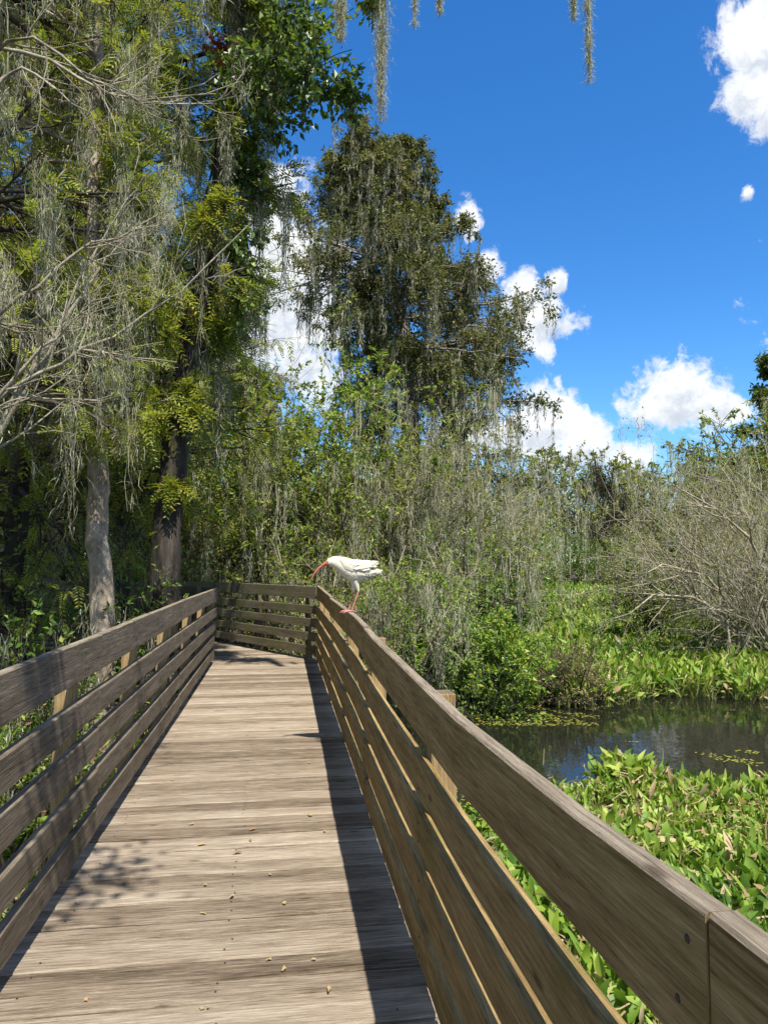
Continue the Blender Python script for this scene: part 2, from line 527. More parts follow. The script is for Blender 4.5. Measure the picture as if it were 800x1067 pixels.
m, n, p = new_mat('pond_water')
p.inputs['Base Color'].default_value = (.010, .011, .007, 1)
p.inputs['Roughness'].default_value = .03
p.inputs['IOR'].default_value = 1.33
p.inputs['Specular IOR Level'].default_value = .5
tcn = n.add('ShaderNodeTexCoord')
rip = n.noise(tcn.outputs['Object'], 5.5, 3, .5)
b = n.add('ShaderNodeBump'); b.inputs['Strength'].default_value = .05; b.inputs['Distance'].default_value = .05
n.link(rip, b.inputs['Height']); n.link(b.outputs[0], p.inputs['Normal'])
G = Geo(); G.add([(-300, -300, WZ), (300, -300, WZ), (300, 300, WZ), (-300, 300, WZ)], [[0, 1, 2, 3]])
tag(G.build('water', m), kind='structure')

# ------------------------------------------------------------------ boardwalk
def board(G, pts, face, h, t, ch=.005, mat=0, top=None):
    """a sawn board: pts (n,3) along its lower inside edge line centre, face = outward unit (x,y), h tall, t thick"""
    pts = np.asarray(pts, float)
    n = len(pts)
    fx = np.array([face[0], face[1], 0.])
    up = np.array([0, 0, 1.])
    prof = [(ch, 0), (t - ch, 0), (t, ch), (t, h - ch), (t - ch, h), (ch, h), (0, h - ch), (0, ch)]
    rings = np.stack([pts + fx * a + up * b for a, b in prof], 1)
    i = np.arange(n * 8).reshape(n, 8)
    nx = np.roll(i, -1, 1)
    q = np.stack([i[:-1], nx[:-1], nx[1:], i[1:]], -1).reshape(-1, 4)
    L = np.concatenate([[0], np.cumsum(np.linalg.norm(np.diff(pts, axis=0), axis=1))])
    pr = np.array(prof + [prof[0]])
    S = np.concatenate([[0], np.cumsum(np.linalg.norm(np.diff(pr, axis=0), axis=1))])
    o = rng.uniform(0, 40, 2)
    uv = np.empty((n - 1, 8, 4, 2))
    for k in range(8):
        uv[:, k, 0] = np.stack([L[:-1], np.full(n - 1, S[k])], -1)
        uv[:, k, 1] = np.stack([L[:-1], np.full(n - 1, S[k + 1])], -1)
        uv[:, k, 2] = np.stack([L[1:], np.full(n - 1, S[k + 1])], -1)
        uv[:, k, 3] = np.stack([L[1:], np.full(n - 1, S[k])], -1)
    fm = np.full((n - 1, 8), mat)
    if top is not None: fm[:, 3:6] = top
    G.add(rings, q, fm.ravel(), uv + o)
    base = G.nv - n * 8
    cap = np.array([list(range(7, -1, -1)), list(range((n - 1) * 8, n * 8))]) + base
    G.f.append(cap); G.m.append(np.full(2, mat, np.int32)); G.uv.append((np.tile(pr[:8], (2, 1)) + o).astype(np.float32)); G.v.append(np.zeros((0, 3), np.float32))

def post(G, x, y, z0, z1, sx=.089, sy=.089, rot=0., lean=(0, 0)):
    c, s = math.cos(rot), math.sin(rot)
    ch = .006
    hx, hy = sx / 2, sy / 2
    prof = [(-hx + ch, -hy), (hx - ch, -hy), (hx, -hy + ch), (hx, hy - ch), (hx - ch, hy), (-hx + ch, hy), (-hx, hy - ch), (-hx, -hy + ch)]
    rings, zs = [], [z0, (z0 + z1) / 2, z1 - .004, z1]
    for k, z in enumerate(zs):
        sc = 1 if k < 3 else .95
        lx, ly = lean[0] * (z - z0), lean[1] * (z - z0)
        rings.append([(x + lx + (a * c - b * s) * sc, y + ly + (a * s + b * c) * sc, z) for a, b in prof])
    n = len(zs)
    i = np.arange(n * 8).reshape(n, 8); nx = np.roll(i, -1, 1)
    q = np.stack([i[:-1], nx[:-1], nx[1:], i[1:]], -1).reshape(-1, 4)
    pr = np.array(prof + [prof[0]])
    S = np.concatenate([[0], np.cumsum(np.linalg.norm(np.diff(pr, axis=0), axis=1))])
    o = rng.uniform(0, 40, 2)
    uv = np.empty((n - 1, 8, 4, 2))
    for k in range(8):
        for r in range(n - 1):
            uv[r, k] = [(zs[r], S[k]), (zs[r], S[k + 1]), (zs[r + 1], S[k + 1]), (zs[r + 1], S[k])]
    base = G.nv
    G.add(np.array(rings), q, 0, uv + o)
    cap = np.array([list(range((n - 1) * 8, n * 8))]) + base
    G.f.append(cap); G.m.append(np.ones(1, np.int32)); G.uv.append((pr[:8] + o).astype(np.float32)); G.v.append(np.zeros((0, 3), np.float32))

OUT = np.array([(.62, -3.), (.62, 11.25), (-1.15, 14.2), (-6.6, 16.4), (-16, 18.)])
INN = np.array([(-.97, -3.), (-.97, 11.2), (-2.55, 13.35), (-7.2, 15.0), (-16, 16.6)])
def x_at(poly, y):
    return np.interp(y, poly[:, 1], poly[:, 0])
G = Geo()
y = -1.6
while y < 16.6:
    wd = rng.choice([.14, .14, .14, .186])
    xr = x_at(OUT, y) + .13
    xl = x_at(INN, y + wd) - .09
    if y > 11.3: xl = min(xl, -1.1)
    if y > 14.2: xr = x_at(OUT, y + wd) + .05; xl = max(xl, xr - 4)
    xr += rng.uniform(-.02, .03); xl -= rng.uniform(-.02, .02)
    k = 7
    xs = np.linspace(xl, xr, k)
    z = rng.uniform(-.004, .003)
    sl = rng.uniform(-.003, .003)
    pts = np.stack([xs, np.full(k, y) + rng.uniform(-.003, .003) + sl * np.linspace(-1, 1, k) + rng.normal(size=k) * .001, np.full(k, -.038 + z) + rng.normal(size=k) * .0012], -1)
    board(G, pts, (0, 1), .038, wd - rng.uniform(.010, .020), .008)
    # screw heads over the joists, in the plank's own mesh
    for sx_ in (-.86, -.2, .42):
        if xl < sx_ < xr - .05 and y < 12:
            for fy in (.28, .74):
                if rng.random() < .35: continue
                a_ = np.arange(6) / 6 * 6.2832
                cx_, cy_ = sx_ + rng.normal() * .012, y + wd * fy + rng.normal() * .004
                G.add(np.stack([cx_ + .0045 * np.cos(a_), cy_ + .0045 * np.sin(a_), np.full(6, z + .0035)], -1), [[0, 1, 2, 3, 4, 5]], 1)
    y += wd
deck = G.build('boardwalk', [M['deck'], M['nail']], uv=True)
tag(deck, kind='structure')
G = Geo()
for (pl, off) in ((OUT, -.10), (INN, .12), ):
    for a, b_ in zip(pl[:-1], pl[1:]):
        dv = (b_ - a) / np.linalg.norm(b_ - a)
        nv = np.array([dv[1], -dv[0]])
        pts = [(*(a + nv * off + (b_ - a) * s), -.235 - .004) for s in np.linspace(0, 1, 6)]
        board(G, pts, nv, .19, .045)
beams = G.build('boardwalk_beams', M['beam'], deck, uv=True)

# rails: top board and four lower boards, inside face of posts
LEVELS = [(1.5 - .564, .184), (1.5 - .795, .129), (1.5 - 1.0, .129), (1.5 - 1.205, .129), (1.5 - 1.41, .129)]
def lean_r(y):       # the old right railing drifts inward and sags near the camera
    return np.interp(y, [0, 2.05, 3.95, 5.25, 8, 11.3], [.492, .495, .505, .535, .56, .58])
def foot_r(y):
    return np.interp(y, [0, 2, 4, 8, 11.3], [.50, .503, .52, .545, .56])
def sag_r(y):
    return np.interp(y, [0, .78, 1.11, 2.05, 3.95, 5.25, 8, 11.3], [-.006, -.016, -.036, -.056, -.037, -.013, -.004, 0])
def lean_l(y):
    return np.interp(y, [0, 2, 5, 8, 11.3], [-.93, -.925, -.91, -.895, -.87])
def foot_or(fn, y):
    return np.asarray(fn(np.array(y))).reshape(-1)[0]
def railing(name, label, base, topx, botx, ys, joints, side, mats, posts_y, post_up, group='boardwalk railings', sag=lambda y: y * 0.):
    root = empty(name, base, label, 'railing', group)
    off = np.array([base[0], base[1], 0])
    for li, (z0, h) in enumerate(LEVELS):
        f = (z0 + h / 2) / (1.5 - .564 + .092)
        js = joints if li == 0 else [j for j in joints]
        edges = [ys[0]] + [j for j in js if ys[0] < j < ys[1]] + [ys[1]]
        for a, b_ in zip(edges[:-1], edges[1:]):
            k = max(3, int((b_ - a) / .35))
            yy = np.linspace(a + .003, b_ - .003, k)
            X = botx(yy) * (1 - f) + topx(yy) * f + rng.normal() * .002 + np.cumsum(rng.normal(size=k)) * .0008
            zz = np.full(k, z0) + rng.normal() * .004 + np.linspace(-1, 1, k) * rng.normal() * .004 + np.cumsum(rng.normal(size=k)) * .0008 + sag(yy) * f
            G = Geo()
            board(G, np.stack([X, yy, zz], -1) - off, (side, 0), h + rng.normal() * .002, .04, top=1)
            G.build('top_rail' if li == 0 else 'rail', [mats[li], M['rail_top'] if li == 0 else mats[li]], root, uv=True)
    for i, py in enumerate(posts_y):
        G = Geo()
        tx, bx_ = float(topx(py)), float(botx(py))
        xi = bx_ + side * (.042 + .045)
        post(G, xi - off[0], py - off[1], -1.5, 1.12 + float(sag(np.array(py))) + post_up[i % len(post_up)], lean=((tx - bx_) / 1.1 * .95 if False else 0, 0))
        v = G.v[0]
        # lean the post with the rails above deck height
        v[:, 0] += np.where(v[:, 2] > .3, (tx - bx_) * v[:, 2] / 1.05, 0)
        G.build('post', [M['post'], M['rail']], root, uv=True)
    nail_mesh = None
    for py in posts_y:
        for li, (z0, h) in enumerate(LEVELS):
            f = (z0 + h / 2) / (1.5 - .564 + .092)
            for fz in (.25, .72):
                yy = py + rng.uniform(-.02, .02)
                X = float(foot_or(botx, yy)) * (1 - f) + float(topx(yy)) * f - side * .001
                zc = z0 + h * fz + float(sag(np.array(yy))) * f + rng.normal() * .004
                a_ = np.arange(6) / 6 * 6.2832
                if nail_mesh is None:
                    G = Geo()
                    r_ = np.concatenate([np.stack([np.zeros(6), .006 * np.cos(a_), .006 * np.sin(a_)], -1), np.stack([np.full(6, -side * .002), .0045 * np.cos(a_), .0045 * np.sin(a_)], -1)])
                    G.add(r_, [[i, (i + 1) % 6, 6 + (i + 1) % 6, 6 + i] for i in range(6)], 0)
                    G.add(r_[6:], [[0, 1, 2, 3, 4, 5]], 0)
                    nl = G.build('nail', M['nail'], root)
                    nail_mesh = nl.data
                else:
                    nl = bpy.data.objects.new('nail', nail_mesh); COL.objects.link(nl); nl.parent = root
                nl.location = np.array([X, yy, zc]) - off
    return root
railing('boardwalk_railing', 'brown railing on the water side of the boardwalk with the white bird on it', (.62, 5., 0), lean_r, foot_r, (-1.2, 11.22),
        [.82, 4.5, 8.1], 1, [M['rail_brown']] * 5, [-.95, .87, 2.65, 4.5, 6.25, 8.1, 9.9, 11.1], [-.11, -.11, -.04, -.055, -.09, -.08, -.09, -.08], sag=sag_r)
railing('boardwalk_railing', 'grey sunlit railing on the wooded side of the boardwalk beside the pale trunk', (-.97, 5., 0), lean_l, lambda y: np.full_like(np.asarray(y, float), -.928), (-1.2, 11.2),
        [.9, 4.12, 7.4], -1, [M['rail']] * 5, [-.7, .8, 2.3, 3.8, 5.3, 6.75, 8.4, 9.8, 11.1], [-.07, -.06, -.065, -.06, -.03, -.06, -.04])
def railing_line(label, pts, out_sign, mats, gap=1.6):
    pts = np.asarray(pts, float)
    root = empty('boardwalk_railing', (*pts[0], 0), label, 'railing', 'boardwalk railings')
    for a, b_ in zip(pts[:-1], pts[1:]):
        L = np.linalg.norm(b_ - a); dv = (b_ - a) / L
        nv = np.array([dv[1], -dv[0]]) * out_sign
        for li, (z0, h) in enumerate(LEVELS):
            k = 6
            s = np.linspace(.03, L - .004, k)
            P = np.stack([a[0] + dv[0] * s, a[1] + dv[1] * s, np.full(k, z0 + rng.normal() * .004) + np.cumsum(rng.normal(size=k)) * .001], -1) - np.array([*pts[0], 0])
            G = Geo(); board(G, P, nv, h, .04)
            G.build('top_rail' if li == 0 else 'rail', mats, root, uv=True)
        for s in np.arange(.35, L, gap):
            c = a + dv * s + nv * .088 - pts[0]
            G = Geo(); post(G, c[0], c[1], -1.5, 1.09 + rng.uniform(-.02, .04), rot=math.atan2(dv[1], dv[0]))
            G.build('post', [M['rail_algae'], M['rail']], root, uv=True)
    return root
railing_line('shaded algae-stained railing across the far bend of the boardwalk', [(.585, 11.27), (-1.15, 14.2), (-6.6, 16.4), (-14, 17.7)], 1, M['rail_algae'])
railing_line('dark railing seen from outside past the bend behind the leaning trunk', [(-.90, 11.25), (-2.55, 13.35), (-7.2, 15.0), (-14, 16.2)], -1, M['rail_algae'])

# fallen leaves on the planks
def fallen(px, y, ln, rot, mat):
    d = 1.5 * 770 / (y - 585)
    x, yy = spot(px, d)
    G = Geo()
    a = np.linspace(0, 2 * math.pi, 11)[:-1]
    rr = 1 + .28 * np.cos(3 * a + 1) + rng.normal(size=10) * .12
    ring = np.stack([np.cos(a) * ln * rr, np.sin(a) * ln * .5 * rr, .002 + .004 * np.abs(np.sin(a * 1.5)) + rng.uniform(0, .003, 10)], -1)
    v = np.vstack([ring, [[0, 0, .002]]])
    f = [[i, (i + 1) % 10, 10] for i in range(10)]
    G.add(v, f, 0)
    o = G.build('fallen_leaf', mat)
    o.location = (x, yy, .003); o.rotation_euler = (0, 0, rot)
    return tag(o, 'small dry fallen leaf lying on the boardwalk planks', 'leaf', 'fallen leaves on the boardwalk')
for (px, y) in [(205, 852), (252, 880), (325, 843), (340, 859), (267, 857), (285, 902), (220, 912), (247, 923), (218, 940), (285, 985), (300, 994), (345, 1014), (218, 1033), (185, 808), (324, 791), (265, 868), (216, 872), (300, 930), (103, 1024), (330, 985)]:
    fallen(px, y, rng.uniform(.010, .024), rng.uniform(0, 6), M['dead_leaf'] if rng.random() < .75 else M['dry'])

# ------------------------------------------------------------------ white ibis
def loft(G, secs, sides=14, mat=0):
    """secs: list of (centre xyz, half width y, half height z-ish, tilt) along x; closed tube"""
    rings = []
    for (cx, cy, cz, ry, rz) in secs:
        a = np.arange(sides) / sides * 2 * math.pi
        rings.append(np.stack([np.full(sides, cx), cy + np.cos(a) * ry, cz + np.sin(a) * rz], -1))
    v = np.array(rings); n = len(secs)
    i = np.arange(n * sides).reshape(n, sides); nx = np.roll(i, -1, 1)
    G.add(v, np.stack([i[:-1], nx[:-1], nx[1:], i[1:]], -1).reshape(-1, 4), mat)
    b = G.nv - n * sides
    for r, s in ((0, -1), (n - 1, 1)):
        ids = list(range(r * sides, (r + 1) * sides))
        G.f.append(np.array([ids if s > 0 else ids[::-1]]) + b); G.m.append(np.array([mat], np.int32)); G.uv.append(np.zeros((sides, 2), np.float32)); G.v.append(np.zeros((0, 3), np.float32))
def ibis():
    d = 5.78
    k = d / 770
    x0, y0 = spot(363, d)
    zt = 1.121 + float(sag_r(5.85))
    x0 = float(lean_r(y0)) + .02
    root = empty('ibis', (x0, y0, zt), 'white ibis with a curved pink bill leaning forward on the railing', 'bird', rz=math.pi - .14 )
    white = new_mat('white_plumage')
    m, n, p = white
    tcn = n.add('ShaderNodeTexCoord')
    mp = n.add('ShaderNodeMapping'); n.link(tcn.outputs['Object'], mp.inputs[0]); mp.inputs['Scale'].default_value = (18, 60, 60)
    f = n.noise(mp.outputs[0], 1.5, 5, .7, 1.)
    n.link(n.ramp(f, [(.30, (.40, .33, .21)), (.46, (.60, .54, .41)), (.64, (.72, .67, .55))]), p.inputs['Base Color'])
    p.inputs['Roughness'].default_value = .85
    b = n.add('ShaderNodeBump'); b.inputs['Strength'].default_value = .4; b.inputs['Distance'].default_value = .008
    n.link(f, b.inputs['Height']); n.link(b.outputs[0], p.inputs['Normal'])
    pink = plain_mat('pink_skin', (.42, .17, .14), .6)
    pinkb = plain_mat('pink_bill', (.42, .13, .09), .5)
    black = plain_mat('black_feathers', (.02, .02, .025), .5)
    eye = plain_mat('pale_eye', (.30, .5, .62), .15, .6)
    def u(px, y): return (363 - px) * k, (640 - y) * k       # +x is where it faces
    G = Geo()
    secs = []
    for (px, y, hw, hh) in [(396.5, 597.4, .4, .5), (392, 598, 3, 1.8), (386, 599, 5, 3.6), (380, 600, 7, 6.4), (374, 600, 8.6, 9.4), (369, 599.8, 9.6, 11.6), (364, 598.2, 9.8, 11.8), (358, 595.4, 9.2, 10.9), (353, 592.6, 8, 9.4), (349, 590.4, 6.6, 7.9), (345.5, 588.8, 5.2, 6.1), (342.5, 588.4, 4.3, 4.8), (339.5, 589, 3.2, 3.6), (337, 590.4, 1.8, 2.2)]:
        x, z = u(px, y)
        secs.append((x, 0, z, hw * k, hh * k))
    loft(G, secs, 16, 0)
    # loose plumage lying back over the body
    sc_ = np.array(secs)
    K = 900
    q = rng.uniform(1.2, len(secs) - 3.2, K); i0 = q.astype(int); fr = (q - i0)[:, None]
    sv = sc_[i0] * (1 - fr) + sc_[i0 + 1] * fr
    an = rng.uniform(0, 2 * math.pi, K)
    nn = np.stack([np.zeros(K), np.cos(an), np.sin(an)], -1)
    pp = sv[:, :3] + nn * np.stack([np.zeros(K), sv[:, 3], sv[:, 4]], -1) * .97
    leaves(G, pp, np.array([[-1., 0, -.12]]) + nn * .07 + rng.normal(size=(K, 3)) * .08, .042 * rng.uniform(.6, 1.3, K), .020, 0, .08, nn)
    face = []
    for (px, y, hw, hh) in [(341.2, 589.3, 3.5, 3.6), (339.2, 589.4, 3.3, 3.5), (337.6, 590.2, 2.4, 2.7), (336.2, 590.9, 1.6, 1.9)]:
        x, z = u(px, y)
        face.append((x, 0, z, hw * k, hh * k))
    loft(G, face, 14, 2)
    # face skin and bill grow out of the head
    bill = [(338.6, 589.4, 2.5), (336.5, 590.4, 1.9), (333.5, 592.4, 1.55), (330, 595.2, 1.35), (327, 598.6, 1.15), (324.6, 602.2, .9), (322.6, 606.2, .55), (322.0, 607.6, .2)]
    Pb = np.array([[(*[u(a, b_)[0]], 0, u(a, b_)[1]) for a, b_, r in bill]])
    tubes(G, Pb, np.array([[r * k for _, _, r in bill]]), 8, 2)
    # thighs, shanks, feet
    for s, (hip, knee, foot) in ((1, ((368, 608), (371.5, 619), (364.5, 638.6))), (-1, ((367, 608), (366, 620), (361, 638.6)))):
        h, kn, ft = [np.array([u(*q)[0], s * .028, u(*q)[1]]) for q in (hip, knee, foot)]
        kn[1] = s * .032; ft[1] = s * .035 if s > 0 else -.03
        ft[2] = .008
        mid = h * .4 + kn * .6
        tubes(G, np.array([[h, mid, kn]]), np.array([[.034, .018, .0075]]), 10, 0)
        tubes(G, np.array([[kn, kn * .5 + ft * .5, ft]]), np.array([[.0085, .0062, .0075]]), 8, 1)
        for tx, ty, tz in ((.055, 0, -.002), (.043, .018, -.001), (.043, -.018, -.001), (-.024, 0, 0)):
            e = ft + np.array([tx, ty, tz - .003])
            e2 = e + np.array([.014 * np.sign(tx), 0, -.012 if tx > .04 else 0])
            tubes(G, np.array([[ft, (ft + e) / 2 + np.array([0, 0, .002]), e, e2]]), np.array([[.006, .005, .0045, .0025]]), 6, 1)
    body = G.build('body', [m, pink, pinkb], root, smooth=True)
    # folded wings: shingled feathers over the back, dark tips
    for s in (1, -1):
        G = Geo()
        ss_ = []
        for (px, y, hw, hh) in [(352, 589.5, 1.0, 3.6), (358, 591.5, 2.4, 6.6), (365, 593.4, 2.8, 7.4), (372, 593.2, 2.6, 6.4), (378, 591, 2.1, 4.4), (383, 589.5, 1.5, 2.6), (387, 589, .9, 1.4)]:
            x, z = u(px, y)
            yo = s * (.0 + {352: 6.0, 358: 7.6, 365: 8.2, 372: 7.4, 378: 5.8, 383: 4.4, 387: 3.6}[px]) * k
            ss_.append((x, yo, z, hw * k, hh * k))
        loft(G, ss_, 12, 0)
        wg = np.array(ss_)
        for r_, (f0, zf, ln_) in enumerate([(1.5, .5, .05), (2.2, .1, .06), (3., -.3, .075), (3.8, -.55, .085), (4.2, .1, .08)]):
            K = 9
            q = np.clip(f0 + rng.normal(size=K) * .5, 0, 5.9); i0 = q.astype(int); fr = (q - i0)[:, None]
            sv = wg[i0] * (1 - fr) + wg[i0 + 1] * fr
            pz = np.clip(zf + rng.normal(size=K) * .25, -.9, .9)
            pp = sv[:, :3] + np.stack([0 * pz, s * sv[:, 3] * np.sqrt(1 - pz ** 2) * 1.02, sv[:, 4] * pz], -1)
            leaves(G, pp, np.tile([[-1., -s * .05, .02]], (K, 1)) + rng.normal(size=(K, 3)) * .04, ln_, .022, 0, .06, np.tile([[0, float(s), .2]], (K, 1)))
        wing = G.build('wing', [m], root, smooth=True)
        G = Geo()
        for j in range(3):
            pts = [(382, 588.5 + j * .8), (385.5, 587.6 + j), (388.5 - j, 587.4 + j * 1.1)]
            P = np.array([[(u(a, b_)[0], s * 4.2 * k, u(a, b_)[1]) for a, b_ in pts]])
            tubes(G, P, np.array([[1.3 * k, 1.1 * k, .3 * k]]), 6, 0)
        G.build('wing_tip', [black], wing, smooth=True)
        G = Geo()
        ex, ez = u(339.8, 587.8)
        a = []
        loft(G, [(ex - .006, s * 3.25 * k, ez, .001, .001), (ex - .004, s * 3.3 * k, ez, .004, .004), (ex, s * 3.35 * k, ez, .005, .005), (ex + .004, s * 3.3 * k, ez, .004, .004), (ex + .006, s * 3.25 * k, ez, .001, .001)], 10, 0)
        G.build('eye', [eye], root, smooth=True)
ibis()

# ------------------------------------------------------------------ plants
def shrub(name, label, cat, base, height, spread, stems=9, lean=.5, r0=.03, n1=7, lv=((5, .55, .7), (4, .5, .8)), leaf=None, nleaf=6, lsize=(.06, .025), lmats=('willow',),
          moss=0, mlen=.8, mstr=8, mwid=.012, mmat='moss', bark='bark_grey', group=None, up=.03, wob=.12, droop=0., lt0=.2, mspread=.06, sides=3, tipr=.35, arch=0.):
    root = empty(name, (*base,), label, cat, group)
    a = rng.uniform(0, 2 * math.pi, stems)
    th = lean * rng.uniform(.15, 1.2, stems)
    d = np.stack([np.cos(a) * np.sin(th), np.sin(a) * np.sin(th), np.cos(th)], -1)
    st = np.stack([np.cos(a) * spread * .12 * rng.random(stems), np.sin(a) * spread * .12 * rng.random(stems), np.full(stems, -.3)], -1)
    P = path(st, d, (height + .3) * rng.uniform(.62, 1.0, stems) / np.cos(th * .7), n1, wob, up - arch)
    Rd = r0 * rng.uniform(.6, 1.2, (stems, 1)) * np.linspace(1, tipr, n1)[None]
    P, Rd = keep_clear(base, P, Rd)
    G = Geo(); tubes(G, P, Rd, 5)
    cur, rr = P, Rd
    allp = [P]
    for i, (k, ratio, ang) in enumerate(lv):
        cur, rr = fork(cur, rr, k, ratio, ang, t0=.25 if i == 0 else .1, up=-droop, wob=wob * 1.2, n=5 if i == 0 else 4)
        cur, rr = keep_clear(base, cur, rr)
        tubes(G, cur, np.maximum(rr, .0016), sides)
        allp.append(cur)
    G.build('branches', M[bark], root)
    if nleaf:
        t = rng.uniform(lt0, 1, (len(cur), nleaf))
        pt, tan, _ = sample(cur, t)
        pt = pt.reshape(-1, 3); tan = tan.reshape(-1, 3)
        B = len(pt)
        dd = tan * .6 + rng.normal(size=(B, 3)) * .6 + np.array([0, 0, -.1])
        G = Geo()
        leaves(G, pt + rng.normal(size=(B, 3)) * .01, dd, lsize[0] * rng.uniform(.6, 1.3, B), lsize[1] * rng.uniform(.6, 1.3, B), rng.integers(0, len(lmats), B))
        G.build('foliage', [M[q] for q in lmats], root)
    if moss:
        src = np.concatenate([q.reshape(-1, 3) for q in allp[1:]] if len(allp) > 1 else [P.reshape(-1, 3)])
        src = src[src[:, 2] > height * .25]
        an = src[rng.integers(0, len(src), moss)]
        G = Geo()
        hang(G, an, np.minimum(mlen * rng.uniform(.3, 1.2, moss), an[:, 2] * .9), mstr, mwid, mspread, 5)
        G.build('moss', M[mmat], root)
    return root

def sprays(G, P, k, ln, lw, mats, droop=.3, pairs=6):
    """feathery cypress sprays on each path: twig with two rows of narrow leaflets"""
    t = rng.uniform(.15, 1., (len(P), k))
    pt, tan, _ = sample(P, t)
    pt = pt.reshape(-1, 3); tan = tan.reshape(-1, 3)
    B = len(pt)
    d = unit(tan * .7 + rng.normal(size=(B, 3)) * .55 + np.array([0, 0, -droop]))
    L = ln * rng.uniform(.6, 1.3, B)
    s = unit(np.cross(d, rng.normal(size=(B, 3)) * .4 + np.array([0, 0, 1.])))
    mi = rng.integers(0, mats, B)
    nr = np.cross(s, d)
    for j in range(pairs):
        f = (j + .5) / pairs
        q = pt + d * (L * f)[:, None] - np.array([0, 0, 1.]) * (L * f * f * .25)[:, None]
        for sg in (1, -1):
            leaves(G, q, d * .65 + s * sg * .8, L * .42 * (1 - .55 * f) * rng.uniform(.8, 1.2, B), lw, mi, .05, nr)

def big_tree(name, label, base, trunk, r0, nprim, prim, lv, bark='bark', foliage=None, moss=None, cat='tree', group=None, flare=1.6, limbs=None, extra=None):
    """trunk: points (n,3) relative to base; prim(t)->(length, elevation) ; foliage/moss: dicts"""
    root = empty(name, base, label, cat, group)
    T = np.asarray(trunk, float)
    n = 44
    s = np.linspace(0, len(T) - 1, n)
    Tp = np.stack([np.interp(s, np.arange(len(T)), T[:, i]) for i in range(3)], -1)
    for _ in range(3): Tp[1:-1] = (Tp[:-2] + 2 * Tp[1:-1] + Tp[2:]) / 4
    wv = np.cumsum(rng.normal(size=(n, 2)), axis=0) * .012 * r0 / .15
    wv -= np.linspace(0, 1, n)[:, None] * wv[-1]
    Tp[:, :2] += wv
    H = T[-1, 2]
    hrel = np.clip(Tp[:, 2] / H, 0, 1)
    Rd = r0 * (1 - .88 * hrel ** 1.0) * (1 + (flare - 1) * np.exp(-np.clip(Tp[:, 2], 0, None) / .7))
    G = Geo()
    tubes(G, Tp[None], Rd[None], 18)
    vv = G.v[0].reshape(n, 18, 3)
    rid = rng.normal(size=18) * .06
    vv += (vv - Tp[:, None].astype(np.float32)) * (rid[None, :, None] + rng.normal(size=(n, 18, 1)) * .05 + (.18 * np.abs(np.sin(np.arange(18) * 1.05))[None, :, None]) * np.exp(-np.clip(Tp[:, 2], 0, None) / .6)[:, None, None])
    t = np.sort(rng.uniform(prim['t0'], 1., nprim))[None]
    if 'tiers' in prim: t = np.clip(rng.choice(prim['tiers'], nprim) + rng.normal(size=nprim) * .011, .05, .995)[None]
    pt, tan, i = sample(Tp[None], t)
    pt, t, i = pt[0], t[0], i[0]
    az_ = rng.uniform(0, 2 * math.pi, nprim)
    if 'az' in prim: az_ = prim['az'](nprim)
    L = np.array([prim['len'](a, b) for a, b in zip(t, az_)]) * rng.uniform(.7, 1.15, nprim)
    e = np.array([prim['el'](a) for a in t]) + rng.normal(size=nprim) * .15
    d = np.stack([np.cos(az_) * np.cos(e), np.sin(az_) * np.cos(e), np.sin(e)], -1)
    P = path(pt, d, L, 7, .10, prim.get('up', -.02))
    Rp = np.minimum(Rd[i] * .5, .012 + L * .010)[:, None] * np.linspace(1, .25, 7)[None]
    if limbs is not None:
        for lp in limbs:
            lp = np.asarray(lp, float)
            q = np.linspace(0, len(lp) - 1, 7)
            Q = np.stack([np.interp(q, np.arange(len(lp)), lp[:, i]) for i in range(3)], -1)
            Q[1:, 2] += rng.normal(size=6) * .05
            P = np.concatenate([P, Q[None]])
            Rp = np.concatenate([Rp, (r0 * .35 * np.linspace(1, .25, 7))[None]])
    P, Rp = keep_clear(base, P, Rp)
    tubes(G, P, Rp, 6)
    cur, rr = P, Rp
    allp = [P]
    for j, (k, ratio, ang, dr) in enumerate(lv):
        cur, rr = fork(cur, rr, k, ratio, ang, t0=.15, up=-dr, wob=.14, n=5 if j == 0 else 4, flat=.4)
        cur, rr = keep_clear(base, cur, rr)
        tubes(G, cur, np.maximum(rr, .003), 4 if j == 0 else 3)
        allp.append(cur)
    G.build('trunk', M[bark], root, smooth=True)
    if foliage:
        G = Geo()
        if foliage['kind'] == 'spray':
            sprays(G, cur, foliage['k'], foliage['ln'], foliage['lw'], len(foliage['mats']), foliage.get('droop', .3), foliage.get('pairs', 5))
        else:
            tt = rng.uniform(.1, 1, (len(cur), foliage['k']))
            p_, tn, _ = sample(cur, tt)
            p_ = p_.reshape(-1, 3); tn = tn.reshape(-1, 3); B = len(p_)
            p_ = p_ + rng.normal(size=(B, 3)) * foliage.get('jit', .05)
            leaves(G, p_, tn * .5 + rng.normal(size=(B, 3)) * .7 - np.array([0, 0, foliage.get('droop', .2)]), foliage['ln'] * rng.uniform(.6, 1.3, B), foliage['lw'] * rng.uniform(.6, 1.3, B), rng.integers(0, len(foliage['mats']), B))
        G.build('crown', [M[q] for q in foliage['mats']], root)
    if moss:
        src = np.concatenate([q[:, 1:].reshape(-1, 3) for q in allp])
        if 'keep' in moss: src = src[moss['keep'](src)]
        an = src[rng.integers(0, len(src), moss['n'])]
        G = Geo()
        Lm = moss['len'] * rng.uniform(.25, 1., moss['n']) ** 1.3
        hang(G, an, np.minimum(Lm, np.maximum(an[:, 2] - .6, .1)), moss['str'], moss['w'], moss['sp'], moss.get('seg', 5), 0, moss.get('wob', .04), 2)
        G.build('moss', [M[moss.get('m1', 'moss')], M[moss.get('m2', 'moss_dark')]], root)
    return root

